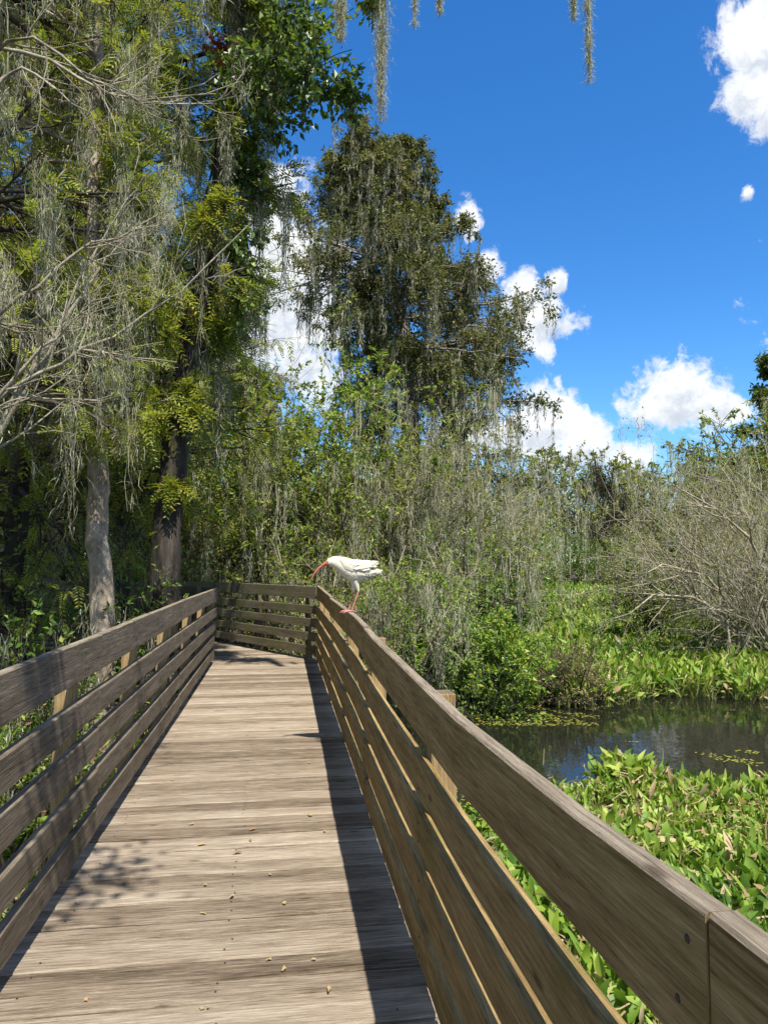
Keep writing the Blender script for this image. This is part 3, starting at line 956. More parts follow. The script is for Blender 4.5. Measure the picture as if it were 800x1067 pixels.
def rel(base, *pts):
    return [np.asarray(p) - np.array(base) for p in pts]
def gbase(px, d, z=-.85):
    return (*spot(px, d), z)

# --- tall moss-hung cypress beyond the thicket
b0 = gbase(428, 30)
prof_h = np.array([0, 3, 5, 6.5, 8.5, 10.5, 12.2, 13.0, 13.8, 14.8, 16, 17, 18, 18.8, 19.5])
prof_r = np.array([2.2, 3., 3.7, 4.2, 4.5, 4.8, 4.9, 4.2, 2.6, 2.7, 2.8, 2.6, 2.1, 1.4, .5])
def cyl(t, a):
    h = t * 19.6
    r = np.interp(h, prof_h, prof_r)
    right = math.cos(a + YAW)            # seen from the boardwalk: right side / left side
    if h < 11.8: r *= 1 + .17 * right - (.22 if right < 0 else 0) * abs(right)
    else: r *= 1 - .1 * right
    return r
big_tree('cypress_tree', 'tall moss-hung cypress rising above the thicket against the sky', b0, [(0, 0, -.3), (.1, 0, 6), (-.3, 0, 12), (-1.2, .2, 17), (-1.35, 0, 19.6)], .55, 150,
         {'t0': .14, 'tiers': [.17, .24, .30, .36, .42, .47, .53, .58, .63, .635, .70, .75, .80, .85, .89, .93, .965], 'len': cyl, 'el': lambda t: -.12 + .6 * t ** 3, 'up': -.03}, [(9, .42, .8, .05), (5, .5, .8, .08)], bark='bark_grey',
         foliage={'kind': 'leaf', 'k': 22, 'ln': .17, 'lw': .07, 'mats': ['cypress_dark', 'willow_olive', 'cypress_dark', 'cypress_dark'], 'jit': .08, 'droop': .3},
         moss={'n': 4200, 'len': 2.1, 'str': 9, 'w': .042, 'sp': .10, 'wob': .05, 'seg': 5})

# --- leaning dark trunk beside the bend: the big near cypress with the overhanging limb
bA = gbase(160, 9.2)
tA = rel(bA, (*bA[:2], -1.2), at(163, 640, 9.2), at(176, 540, 9.2), at(186, 470, 9.2), at(212, 300, 9.1), at(236, 150, 9.0), at(246, 0, 8.9), at(250, -200, 8.8), at(250, -420, 8.8))
limbA = [rel(bA, at(244, 20, 8.9), at(300, -40, 8.2), at(370, -22, 7.6), at(450, -14, 7.4), at(530, -18, 7.2), at(612, -14, 7.0)),
         rel(bA, at(240, 120, 9), at(275, 60, 8.7), at(320, 40, 8.3), at(372, 95, 8.0)),
         rel(bA, at(242, 60, 9), at(290, 10, 8.6), at(335, 20, 8.2), at(352, 60, 8.0))]
big_tree('cypress_tree', 'leaning dark trunk nearest the bend with moss curtains up its crown', bA, tA, .21, 70,
         {'t0': .30, 'len': lambda t, a: (2.3 if t > .5 else 1.5) * (1.25 if math.cos(a + YAW) < -.2 else .4) * (.35 if math.sin(a) < -.3 else 1), 'el': lambda t: .1 + .2 * t, 'up': -.03}, [(8, .42, .8, .06), (5, .5, .8, .08)],
         foliage={'kind': 'spray', 'k': 2, 'ln': .26, 'lw': .022, 'mats': ['cypress', 'cypress', 'willow'], 'droop': .4, 'pairs': 6},
         moss={'n': 620, 'len': 1.5, 'keep': lambda q: q[:, 2] > 4.6, 'str': 24, 'w': .011, 'sp': .07, 'wob': .03, 'seg': 6})

# --- broad-leaved vine climbing that trunk, leaves out on the limb ends
rv = empty('climbing_vine', bA, 'dark green broad-leaved vine hanging out from the upper leaning trunk', 'vine')
G = Geo(); Gl = Geo()
cen = [(at(268, 90, 8.7), .5), (at(300, 70, 8.4), .5), (at(330, 85, 8.2), .45), (at(352, 100, 8.1), .38), (at(290, 130, 8.6), .4), (at(335, 45, 8.2), .4), (at(372, 100, 8.0), .22), (at(395, 0, 7.6), .2), (at(310, 20, 8.4), .45), (at(262, 190, 8.9), .3), (at(258, 260, 9.0), .35), (at(262, 330, 9.0), .3), (at(250, 150, 8.9), .4)]
for c, r_ in cen:
    c = np.asarray(c) - np.array(bA)
    K = int(10 + 26 * r_)
    st = np.repeat(c[None] - np.array([[r_ * .3, 0, -r_ * .2]]), K, 0)
    P = path(st, rng.normal(size=(K, 3)), np.full(K, r_ * 1.5) * rng.uniform(.5, 1.1, K), 5, .25, -.06)
    tubes(G, P, np.full((K, 5), .005), 3)
    tt = rng.uniform(.1, 1, (K, 14)); p_, tn, _ = sample(P, tt); p_ = p_.reshape(-1, 3); tn = tn.reshape(-1, 3)
    B = len(p_)
    leaves(Gl, p_ + rng.normal(size=(B, 3)) * .04, tn * .4 + rng.normal(size=(B, 3)) * .5 - np.array([0, 0, .5]), .10 * rng.uniform(.6, 1.2, B), .065 * rng.uniform(.7, 1.2, B), 0)
sp_ = np.array(tA)[3:7]
P = np.repeat(np.stack([np.interp(np.linspace(0, 3, 9), np.arange(4), sp_[:, i]) for i in range(3)], -1)[None], 4, 0) + rng.normal(size=(4, 1, 3)) * .12 + rng.normal(size=(4, 9, 3)) * .05
tubes(G, P, np.full((4, 9), .014), 5)
G.build('stem', M['bark'], rv); Gl.build('foliage', M['oak'], rv)

# --- pale trunk in front
bB = gbase(103, 7.7)
tB = rel(bB, (*bB[:2], -1.2), at(104, 665, 7.7), at(99, 560, 7.7), at(101, 480, 7.7), at(92, 360, 7.7), at(98, 200, 7.8), at(105, 0, 7.9), at(110, -250, 7.9))
big_tree('cypress_tree', 'pale mottled trunk standing just outside the wooded-side railing', bB, tB, .135, 62,
         {'t0': .44, 'len': lambda t, a: 1.5 * (1.2 if math.cos(a + YAW) < 0 else .5), 'el': lambda t: .05 + .25 * t, 'up': -.03}, [(8, .42, .8, .06), (5, .5, .8, .08)], bark='bark_pale', flare=1.25,
         foliage={'kind': 'spray', 'k': 2, 'ln': .24, 'lw': .02, 'mats': ['cypress', 'cypress', 'willow'], 'droop': .4, 'pairs': 6},
         moss={'n': 560, 'len': 1.1, 'keep': lambda q: q[:, 2] > 4.4, 'str': 22, 'w': .010, 'sp': .07, 'wob': .03, 'seg': 6, 'm2': 'moss'})

# --- trees filling the left
def left_tree(px, d, label, r0, H, nprim, spread, mats, mossn, lean=0., low=.2, mlen=1.6, k=2, bark='bark'):
    b_ = gbase(px, d)
    tr = [(0, 0, -.3), (lean * .3, 0, H * .3), (lean * .6, .1, H * .6), (lean, 0, H)]
    sc = d / 9.
    return big_tree('cypress_tree', label, b_, tr, r0, nprim, {'t0': low, 'len': lambda t, a: spread * (1.1 - .5 * t), 'el': lambda t: .0 + .3 * t, 'up': -.03}, [(8, .42, .8, .06), (5, .5, .8, .08)], bark=bark,
             foliage={'kind': 'spray', 'k': k, 'ln': .20 * sc ** .8, 'lw': .017 * sc, 'mats': mats, 'droop': .4, 'pairs': 7},
             moss={'n': int(mossn * .5), 'len': mlen * .75, 'keep': lambda q: q[:, 2] > 3.2 + .22 * (d - 6), 'str': 16, 'w': .012 * sc, 'sp': .08, 'wob': .03, 'seg': 5}, group='trees along the wooded side')
left_tree(118, 12.0, 'dark trunk standing behind the pale trunk in deep shade', .17, 13, 70, 2.6, ['cypress', 'cypress', 'willow'], 800, .3)
left_tree(15, 9.5, 'yellow-green cypress furthest back beside the frame edge, hung with grey moss', .16, 13, 80, 2.6, ['cypress', 'willow', 'cypress'], 1100, .2, .12)
left_tree(-70, 6.2, 'mossy cypress outside the left edge whose grey curtains reach into the frame', .15, 11, 70, 2.2, ['cypress', 'willow'], 900, .2, .3, 1.7, 1)
left_tree(60, 16.0, 'tall dark cypress deep in the wood behind the pale trunk', .2, 17, 90, 3.4, ['cypress', 'oak', 'cypress'], 900, 0, .1)
left_tree(225, 19.0, 'slim cypress behind the bend with low olive sprays', .16, 11.5, 70, 2.2, ['cypress_dark', 'cypress', 'willow_olive'], 600, -.3, .1)

# --- bare grey tree at the left, its pale twigs fanning over the frame
def bare_tree():
    b_ = gbase(-110, 4.3, -.8)
    root = empty('bare_tree', b_, 'leafless pale tree at the left edge fanning thin twigs upward', 'tree')
    B0 = np.array(b_)
    stems = [[(*b_[:2], -1.1), at(-60, 560, 4.3), at(0, 455, 4.2), at(60, 355, 4.2), at(98, 250, 4.2), at(150, 190, 4.3)],
             [(*b_[:2], -1.1), at(-50, 540, 4.3), at(20, 400, 4.4), at(75, 330, 4.5), at(130, 240, 4.6), at(180, 215, 4.7)],
             [(*b_[:2], -1.1), at(-70, 520, 4.2), at(-10, 420, 4.1), at(60, 375, 4.0), at(150, 345, 3.9), at(262, 232, 4.0)],
             [(*b_[:2], -1.1), at(-90, 420, 4.0), at(-20, 330, 4.0), at(40, 300, 4.0), at(95, 250, 4.0), at(165, 235, 4.1)],
             [(*b_[:2], -1.1), at(-110, 400, 3.9), at(-60, 150, 3.8), at(0, 12, 3.7), at(60, 50, 3.7), at(125, 112, 3.8), at(222, 108, 4.0)],
             [(*b_[:2], -1.1), at(-120, 350, 4.2), at(-60, 60, 4.0), at(5, 30, 4.0), at(85, 85, 4.0), at(160, 120, 4.1), at(250, 85, 4.2)],
             [(*b_[:2], -1.1), at(-60, 300, 4.4), at(-20, 120, 4.3), at(10, 55, 4.3), at(50, 88, 4.3), at(95, 118, 4.3)],
             [(*b_[:2], -1.1), at(-110, 500, 3.6), at(-40, 440, 3.5), at(10, 405, 3.5), at(60, 345, 3.5), at(100, 310, 3.5)],
             # limb that swings out over the path above and shades the planks
             [(*b_[:2], -1.1), (-2.7, 2.6, 2.2), (-1.8, 1.9, 3.6), (-.9, 1.4, 4.5), (-.25, 1.15, 4.9)]]
    P = []
    for s in stems:
        s = np.asarray([np.asarray(q, float) for q in s]) - B0
        q = np.linspace(0, len(s) - 1, 16)
        Q = np.stack([np.interp(q, np.arange(len(s)), s[:, i]) for i in range(3)], -1)
        for _ in range(3): Q[1:-1] = (Q[:-2] + 2 * Q[1:-1] + Q[2:]) / 4
        Q[1:-1] += rng.normal(size=(14, 3)) * .012
        P.append(Q)
    P = np.array(P)
    Rd = np.linspace(.022, .0032, 16)[None] * rng.uniform(.75, 1.05, (len(P), 1))
    G = Geo(); tubes(G, P, Rd, 7)
    vis = P[:-1, 5:]
    c1, r1 = fork(vis, Rd[:-1, 5:], 13, .30, .75, t0=.02, up=.05, wob=.12, n=6, thin=.6, tip=.3)
    tubes(G, c1, np.maximum(r1, .0022), 5)
    c2, r2 = fork(c1, r1, 5, .5, .7, t0=.2, up=.03, wob=.14, n=5, thin=.6)
    tubes(G, c2, np.maximum(r2, .0016), 4)
    G.build('branches', M['bark_bare'], root, smooth=True)
    src = np.concatenate([c1[:, 2:].reshape(-1, 3), c2.reshape(-1, 3)])
    an = src[rng.integers(0, len(src), 130)]
    G = Geo(); hang(G, an, .45 * rng.uniform(.2, 1, 130), 16, .005, .05, 6, 0, .02)
    G.build('moss', M['moss'], root)
    G = Geo()
    c = P[-1, -1][None] + rng.normal(size=(420, 3)) * np.array([.20, .2, .07])
    leaves(G, c, rng.normal(size=(420, 3)), .09, .04, 0)
    hang(G, P[-1, -3:-1], .5, 14, .008, .025, 5, 0)
    G.build('foliage', M['oak'], root)
bare_tree()

# --- hanging moss from the limb above the path
def moss_bundle(px, ytop, ybot, d, wide, label, strands=120, leafy=False):
    p0 = at(px, ytop, d)
    G = Geo()
    L = (ybot - ytop) / 770 * d
    an = np.repeat(np.array([[0, 0, 0.]]), 4, 0)
    for k in range(7):
        f = k / 7
        hang(G, an + np.array([[0, 0, -L * f * .62]]) + rng.normal(size=(4, 3)) * wide * .1, L * (1 - f * .62) * (.55 + .45 * f), strands // 16, .0065, wide * (.42 - .2 * f), 9, 0, .012)
    # short curls standing out from the bundle
    K = strands * 6
    f = rng.random(K)
    st = np.stack([rng.normal(size=K) * wide * .3 * (1 - .6 * f), rng.normal(size=K) * wide * .3 * (1 - .6 * f), -L * f * .92], -1)
    P = path(st, np.stack([rng.normal(size=K), rng.normal(size=K), -.9 + 0 * f], -1), .07 * rng.uniform(.5, 1.3, K), 4, .4, -.2)
    th = rng.uniform(0, 6.28, K)[:, None] + np.zeros((K, 4))
    ribbons(G, P, np.full((K, 4), .004), np.stack([np.cos(th), np.sin(th), 0 * th], -1), 0)
    o = G.build('hanging_moss', M['moss'])
    o.location = p0
    tag(o, label, 'hanging moss', 'moss bundles hanging over the path')
moss_bundle(397, -14, 150, 7.6, .17, 'longest grey moss bundle hanging into the open sky below a leaf tuft', 200)
moss_bundle(355, -10, 50, 7.7, .13, 'short thick moss bundle just beside the longest one, near the vine leaves', 150)
moss_bundle(432, -14, 34, 7.4, .035, 'thin single thread of moss between the longest bundle and open sky', 40)
moss_bundle(458, -14, 18, 7.4, .05, 'stubby moss wisp at the top edge above the cypress top', 50)
moss_bundle(612, -14, 102, 7.0, .06, 'slender moss strand hanging alone furthest out over the water', 90)
moss_bundle(597, -14, 26, 7.0, .05, 'short dark wisp of moss next to the lone slender strand', 50)

# --- moss-draped thicket behind the railing
TH = 'shrubs of the moss-hung thicket'
def thick(px, d, top, spread, label, lm, nl, ls, moss, stems=12, mm='moss', bark='bark', lean=.5, mlen=1.0, lv=((7, .5, .75), (5, .5, .8)), mstr=13, droop=.04):
    b_ = gbase(px, d, -1.0)
    H = lift(top, d) + 1.0
    return shrub('thicket_shrub', label, 'shrub', b_, H * .9, spread, stems, lean * .85, .03, 8, lv, nleaf=int(nl * 2.6), lsize=ls, lmats=lm, moss=int(moss * .5), mlen=mlen, mstr=mstr, mwid=.0125 * d / 14, mmat=mm, bark=bark, group=TH, droop=droop, mspread=.08)
thick(215, 16.5, 470, 3, 'dim twiggy shrub behind the bend railing, mostly bare', ('willow_olive',), 3, (.09, .035), 420, 16, lean=.45)
thick(275, 17.5, 375, 3, 'bright yellow-green leafy shrub topping the thicket beside the big trunk', ('willow', 'willow', 'vine'), 11, (.14, .06), 120, 18, lean=.42)
thick(335, 16.5, 400, 3, 'yellow-green shrub with moss strings just above the bird', ('willow', 'willow_olive', 'vine'), 8, (.12, .05), 300, 16, lean=.42)
thick(312, 20, 310, 2, 'thin upright sapling poking above the thicket into the white cloud', ('oak', 'willow', 'oak'), 6, (.14, .07), 30, 5, lean=.12)
thick(385, 15.5, 415, 3, 'grey shrub behind the bird buried in moss', ('willow_olive', 'willow'), 7, (.085, .035), 620, 14, lean=.45, mlen=1.3)
thick(440, 16.5, 385, 3, 'tall grey-brown shrub of bare twigs below the cypress', ('willow_olive', 'willow', 'willow_olive'), 6, (.09, .037), 640, 14, bark='bark_bare', lean=.4, mlen=1.4)
thick(480, 17.5, 420, 3, 'wide grey shrub with long moss curtains toward the clearing', ('willow_olive', 'willow'), 5, (.085, .035), 800, 14, bark='bark_bare', lean=.5, mlen=1.6)
thick(505, 21, 492, 3, 'outer shrub of the thicket leaning over the green clearing', ('willow_olive', 'willow'), 3, (.09, .035), 650, 11, bark='bark_bare', lean=.36, mlen=1.4)
thick(250, 13.9, 540, 2, 'low twig tangle close behind the far bend railing', ('willow_olive', 'vine'), 3, (.06, .025), 160, 16, lean=.7, mlen=.5)
thick(345, 13.0, 520, 2, 'low straw-coloured moss tangle right under the bird', ('willow', 'willow_olive'), 6, (.065, .028), 480, 16, lean=.6, mlen=.8, bark='bark_bare')
thick(425, 12.6, 545, 2, 'drooping moss-laden bush just past the bird tail', ('willow', 'vine'), 6, (.065, .028), 480, 14, lean=.6, mlen=.9, bark='bark_bare')

# --- green vine bushes at the water edge
VB = 'leafy bushes at the water edge'
def vb(px, d, top, label, mats, nl, stems=18, lean=.75, ls=(.085, .055), moss=0):
    b_ = gbase(px, d, -.95)
    return shrub('water_bush', label, 'bush', b_, lift(top, d) + .95, 2, stems, lean, .02, 7, ((8, .5, .9), (5, .5, .9)), nleaf=nl, lsize=ls, lmats=mats, moss=moss, mlen=.5, bark='bark', group=VB, droop=.05, mwid=.01)
vb(505, 12.3, 650, 'bright green bush at the near corner of the open water', ('vine', 'vine', 'willow'), 12, 22, .42)
vb(462, 12.8, 625, 'darker green bush between the moss tangle and the bright bush', ('vine', 'oak', 'vine'), 5, 20, .5, moss=160)
vb(515, 16, 560, 'tall vine-covered bush behind the bright bush', ('vine', 'vine', 'oak'), 10, 14, .3, moss=60)
vb(672, 21, 570, 'olive upright bush at the mouth of the green clearing', ('willow', 'oak', 'willow_olive'), 10, 14, .25)
tall_vb = [q for q in COL.objects if q.get('label', '').startswith('tall vine-covered bush')][0]
for i, (px, d, sc, lb) in enumerate([(560, 58, 1.6, 'far green bush closing the left end of the clearing'), (598, 63, 1.7, 'far green bush below the grey mossy trees at the end of the clearing'), (632, 60, 1.5, 'far green bush behind the snag at the end of the clearing'), (668, 56, 1.6, 'far green bush just past the olive bush'), (705, 50, 1.7, 'far green bush behind the dead grey branches'), (540, 50, 1.4, 'far green bush half hidden by the outer thicket shrub')]):
    copy_tree(tall_vb, (*spot(px, d), -1.0), i * 1.3, lb, sc)
vb(505, 11.6, 690, 'low dark bush with twigs dipping into the pond', ('oak', 'vine'), 3, 20, 1.0, (.06, .035))
vb(755, 17.8, 640, 'low shaded bush beneath the dead grey branches', ('oak', 'oak', 'vine'), 7, 16, .9)
vb(586, 12.6, 672, 'dry tan twig clump standing in the pond edge', ('dead_leaf', 'willow_olive', 'willow'), 5, 34, .35, (.035, .014))

# --- big dead grey shrub on the right
b_ = gbase(765, 17.0, -1.0)
for (px, d, top, label, sd) in ((828, 16.5, 462, 'big dead grey shrub overhanging the far plants with bleached branches', .75), (905, 17.5, 436, 'dead grey shrub at the right edge, taller and paler twigged', .7), (840, 22, 485, 'thin grey twiggy shrub beside the clearing', .45)):
    b_ = gbase(px, d, -1.0)
    shrub('dead_shrub', label, 'shrub', b_, lift(top, d) + 1, 3, 44, sd, .028, 9, ((9, .5, .8), (6, .55, .8)), nleaf=6, lsize=(.065, .028), lmats=('willow_olive', 'willow_olive', 'willow'), moss=900, mlen=.9, mstr=7, mwid=.014, bark='bark_bare', group='dead shrubs over the water plants', droop=.06, arch=.05, wob=.14)
# bleached limbs reaching out of the tangle
bq = gbase(760, 16.0, -1.0)
rt = empty('fallen_limb', bq, 'bleached dead limb reaching out low from the grey shrub', 'limb')
G = Geo()
lim = [[(*bq[:2], -1.0), at(770, 640, 16), at(735, 600, 15.6), at(690, 588, 15.3), at(660, 605, 15.1)], [(*bq[:2], -1.0), at(755, 640, 16), at(720, 622, 15.5), at(680, 620, 15.2), at(655, 640, 15)], [(*bq[:2], -1.0), at(800, 600, 16), at(780, 560, 15.6), at(745, 530, 15.5)]]
P = np.array([[np.asarray(q, float) - np.array(bq) for q in l_] if len(l_) == 5 else [np.asarray(q, float) - np.array(bq) for q in l_] + [np.asarray(at(700, 505, 15.4)) - np.array(bq)] for l_ in lim])
Rd = np.linspace(.05, .012, 5)[None].repeat(3, 0)
tubes(G, P, Rd, 6); c1, r1 = fork(P, Rd, 9, .4, .7, n=5); tubes(G, c1, r1, 4); c2, r2 = fork(c1, r1, 4, .5, .7, n=4); tubes(G, c2, r2, 3)
G.build('branches', M['bark_bare'], rt, smooth=True)

# --- background trees past the clearing
BG = 'mossy grey trees beyond the clearing'
def far_tree(px, d, top, label, mats, nl, moss, stems=7, lean=.4, ls=(.45, .2), bark='bark'):
    b_ = gbase(px, d, -1.0)
    return shrub('swamp_tree', label, 'tree', b_, lift(top, d) + 1, 4, stems, lean, .10, 9, ((8, .45, .75), (6, .5, .8)), nleaf=nl, lsize=ls, lmats=mats, moss=moss, mlen=2.4 * d / 40, mstr=9, mwid=.0011 * d, bark=bark, group=BG, droop=.04, mspread=.006 * d)
ft1 = far_tree(585, 72, 468, 'grey-green mossy tree at the back of the clearing below the cloud', ('willow_olive', 'cypress_dark', 'willow'), 12, 380)
ft2 = far_tree(640, 78, 484, 'far mossy tree behind the dark snag', ('willow_olive', 'willow'), 12, 380)
far_tree(758, 29, 458, 'yellow-green tree behind the dead shrubs', ('willow', 'willow_olive'), 22, 100, 14, .42, (.15, .07))
far_tree(795, 27, 432, 'taller yellow-green tree behind the right-hand dead shrub', ('willow', 'willow_olive', 'vine'), 22, 100, 14, .42, (.15, .07))
far_tree(875, 25, 440, 'leafy tree just past the right edge of the view', ('willow', 'willow_olive'), 22, 100, 14, .42, (.15, .07))
labels = ['mossy tree behind the left shrubs of the thicket', 'mossy tree straight behind the thicket', 'mossy tree behind the tall cypress base', 'mossy tree left of the far clearing', 'far mossy tree behind the olive bush', 'far mossy tree behind the yellow-green trees', 'far mossy tree in the gap beside the dead shrub', 'mossy tree deep behind the bend railing', 'mossy tree deep in the wood at the left', 'mossy tree behind the pale trunk', 'mossy tree at the far left edge of the wood', 'mossy tree deep behind the leaning trunk', 'far mossy tree past the right edge', 'far mossy tree at the left of the cypress']
for i, (px, d, s) in enumerate([(230, 26, .5), (320, 28, .5), (420, 36, .55), (535, 66, .95), (668, 82, 1.0), (755, 75, 1.05), (705, 70, .92), (180, 22, .5), (60, 24, .75), (110, 28, .85), (-30, 22, .8), (160, 34, .85), (840, 70, 1.05), (370, 45, .7)]):
    copy_tree(ft1 if i % 2 else ft2, (*spot(px, d), -1.0), rng.uniform(0, 6.28), labels[i], s)
# dark snag with a moss beard
bs = gbase(628, 30, -1.0)
big_tree('dead_snag', 'dark bare snag bearded with moss standing at the back of the clearing', bs, rel(bs, (*bs[:2], -1.2), at(646, 612, 30), at(640, 585, 30), at(624, 558, 30), at(640, 540, 30), at(640, 508, 30), at(630, 484, 30)), .13, 14,
         {'t0': .5, 'len': lambda t, a: .7, 'el': lambda t: .5, 'up': 0}, [(4, .5, .7, .02)], bark='bark', flare=1.1, moss={'n': 130, 'len': 1.5, 'str': 8, 'w': .035, 'sp': .12, 'm2': 'moss_black', 'm1': 'moss_black'})
# dark cypress at the top right
bp = gbase(812, 46, -1.0)
big_tree('cypress_tree', 'dark green cypress crown showing at the right edge above the clouds', bp, [(0, 0, -.3), (0, 0, 8), (.2, 0, 15.5)], .35, 46,
         {'t0': .4, 'len': lambda t, a: 3.6 * (1.15 - t), 'el': lambda t: .1 + .4 * t, 'up': -.02}, [(7, .42, .8, .03), (5, .5, .8, .05)],
         foliage={'kind': 'leaf', 'k': 7, 'ln': .42, 'lw': .16, 'mats': ['cypress_dark', 'oak'], 'jit': .15})

# --- understory beside the left railing
US = 'undergrowth plants beside the wooded-side railing'
def under(px, d, top, label, mats, nl, ls, stems=14, lean=.7, moss=0, bark='bark', lv=((6, .5, .8), (4, .5, .8))):
    b_ = gbase(px, d, -.8)
    return shrub('undergrowth_bush', label, 'bush', b_, lift(top, d) + .8, 1.5, stems, lean, .016, 7, lv, nleaf=nl, lsize=ls, lmats=mats, moss=moss, mlen=.5, mwid=.009, bark=bark, group=US, droop=.05)
under(55, 6.8, 600, 'dark green leafy bush in front of the pale trunk', ('oak', 'oak', 'vine'), 6, (.07, .035), 16, .7, 40)
under(120, 8.4, 590, 'green bush between the two trunks', ('oak', 'vine'), 6, (.07, .035), 14, .6, 40)
under(20, 6.0, 600, 'twiggy green bush behind the railing at the left edge', ('vine', 'willow', 'oak'), 8, (.06, .028), 16, .8, 80)
under(-30, 7.5, 520, 'tall dim bush at the left edge below the mossy branches', ('oak', 'willow', 'willow_olive'), 8, (.08, .035), 14, .6, 120)
under(20, 10.5, 500, 'dim brush behind the undergrowth at the left', ('oak', 'willow', 'willow_olive'), 8, (.09, .04), 16, .6, 160)
under(140, 13.0, 520, 'dim brush past the pale trunk near the bend', ('oak', 'willow', 'willow_olive'), 8, (.09, .04), 16, .6, 160)
under(80, 13.5, 480, 'shaded brush deep between the pale trunk and the frame edge', ('oak', 'willow', 'willow_olive'), 8, (.10, .04), 16, .6, 200)
under(215, 15.2, 560, 'dim brush behind the dark railing past the bend', ('oak', 'willow_olive'), 5, (.08, .035), 16, .6, 160)
under(-60, 4.6, 640, 'dark twigs and leaves low behind the near railing', ('oak', 'willow'), 3, (.06, .028), 12, .8, 20)
under(60, 4.9, 760, 'low sprawl of twigs seen between the rails', ('oak', 'dry'), 2, (.05, .02), 14, 1.0)
under(110, 6.2, 720, 'low tangle behind the rails below the pale trunk', ('oak', 'dry', 'vine'), 2, (.05, .02), 14, 1.0)
# ferns
def fern(px, d, top, label):
    b_ = gbase(px, d, -.75)
    root = empty('fern', b_, label, 'fern', 'bright ferns behind the wooded-side railing')
    K = 14
    a = rng.uniform(0, 6.28, K); e = rng.uniform(.7, 1.35, K)
    H = lift(top, d) + .75
    P = path(np.zeros((K, 3)), np.stack([np.cos(a) * np.cos(e), np.sin(a) * np.cos(e), np.sin(e)], -1), np.full(K, H * 1.1) * rng.uniform(.6, 1.1, K), 9, .04, -.10)
    P, = keep_clear(b_, P)
    for i in range(len(P)):
        G = Geo(); Q = P[i:i + 1]
        tubes(G, Q, np.linspace(.007, .002, 9)[None], 4)
        for f in np.linspace(.25, 1, 26):
            p_, tn, _ = sample(Q, np.full((1, 1), f)); p_, tn = p_[:, 0], tn[:, 0]
            sd = unit(np.cross(tn, np.array([[0, 0, 1.]])))
            for sg in (1, -1):
                leaves(G, p_, sd * sg + tn * .35 - np.array([0, 0, .15]), .17 * (1.25 - f) * H / 1.4 * np.ones(1), .028, 0, .05)
        G.build('frond', M['fern'], root)
fern(25, 5.4, 640, 'bright yellow-green fern behind the railing near the left edge')
fern(62, 6.4, 655, 'smaller fern lower beside the pale trunk')
fern(75, 5.6, 745, 'low fern glimpsed between the rails')
# red-leaved sprig on the leaning trunk
rs = at(220, 50, 8.7)
o_ = empty('red_vine', tuple(rs), 'tuft of red leaves against the upper leaning trunk', 'vine')
K = 14
P = path(np.tile([[.12, .1, 0.]], (K, 1)), rng.normal(size=(K, 3)), np.full(K, .3), 4, .2, -.05)
G = Geo(); tubes(G, P, np.full((K, 4), .004), 3); G.build('stem', M['bark'], o_)
G = Geo(); p_, tn, _ = sample(P, rng.uniform(.2, 1, (K, 9))); p_ = p_.reshape(-1, 3)
leaves(G, p_, rng.normal(size=(len(p_), 3)) - np.array([0, 0, .4]), .09, .05, 0); G.build('foliage', M['red_leaf'], o_)

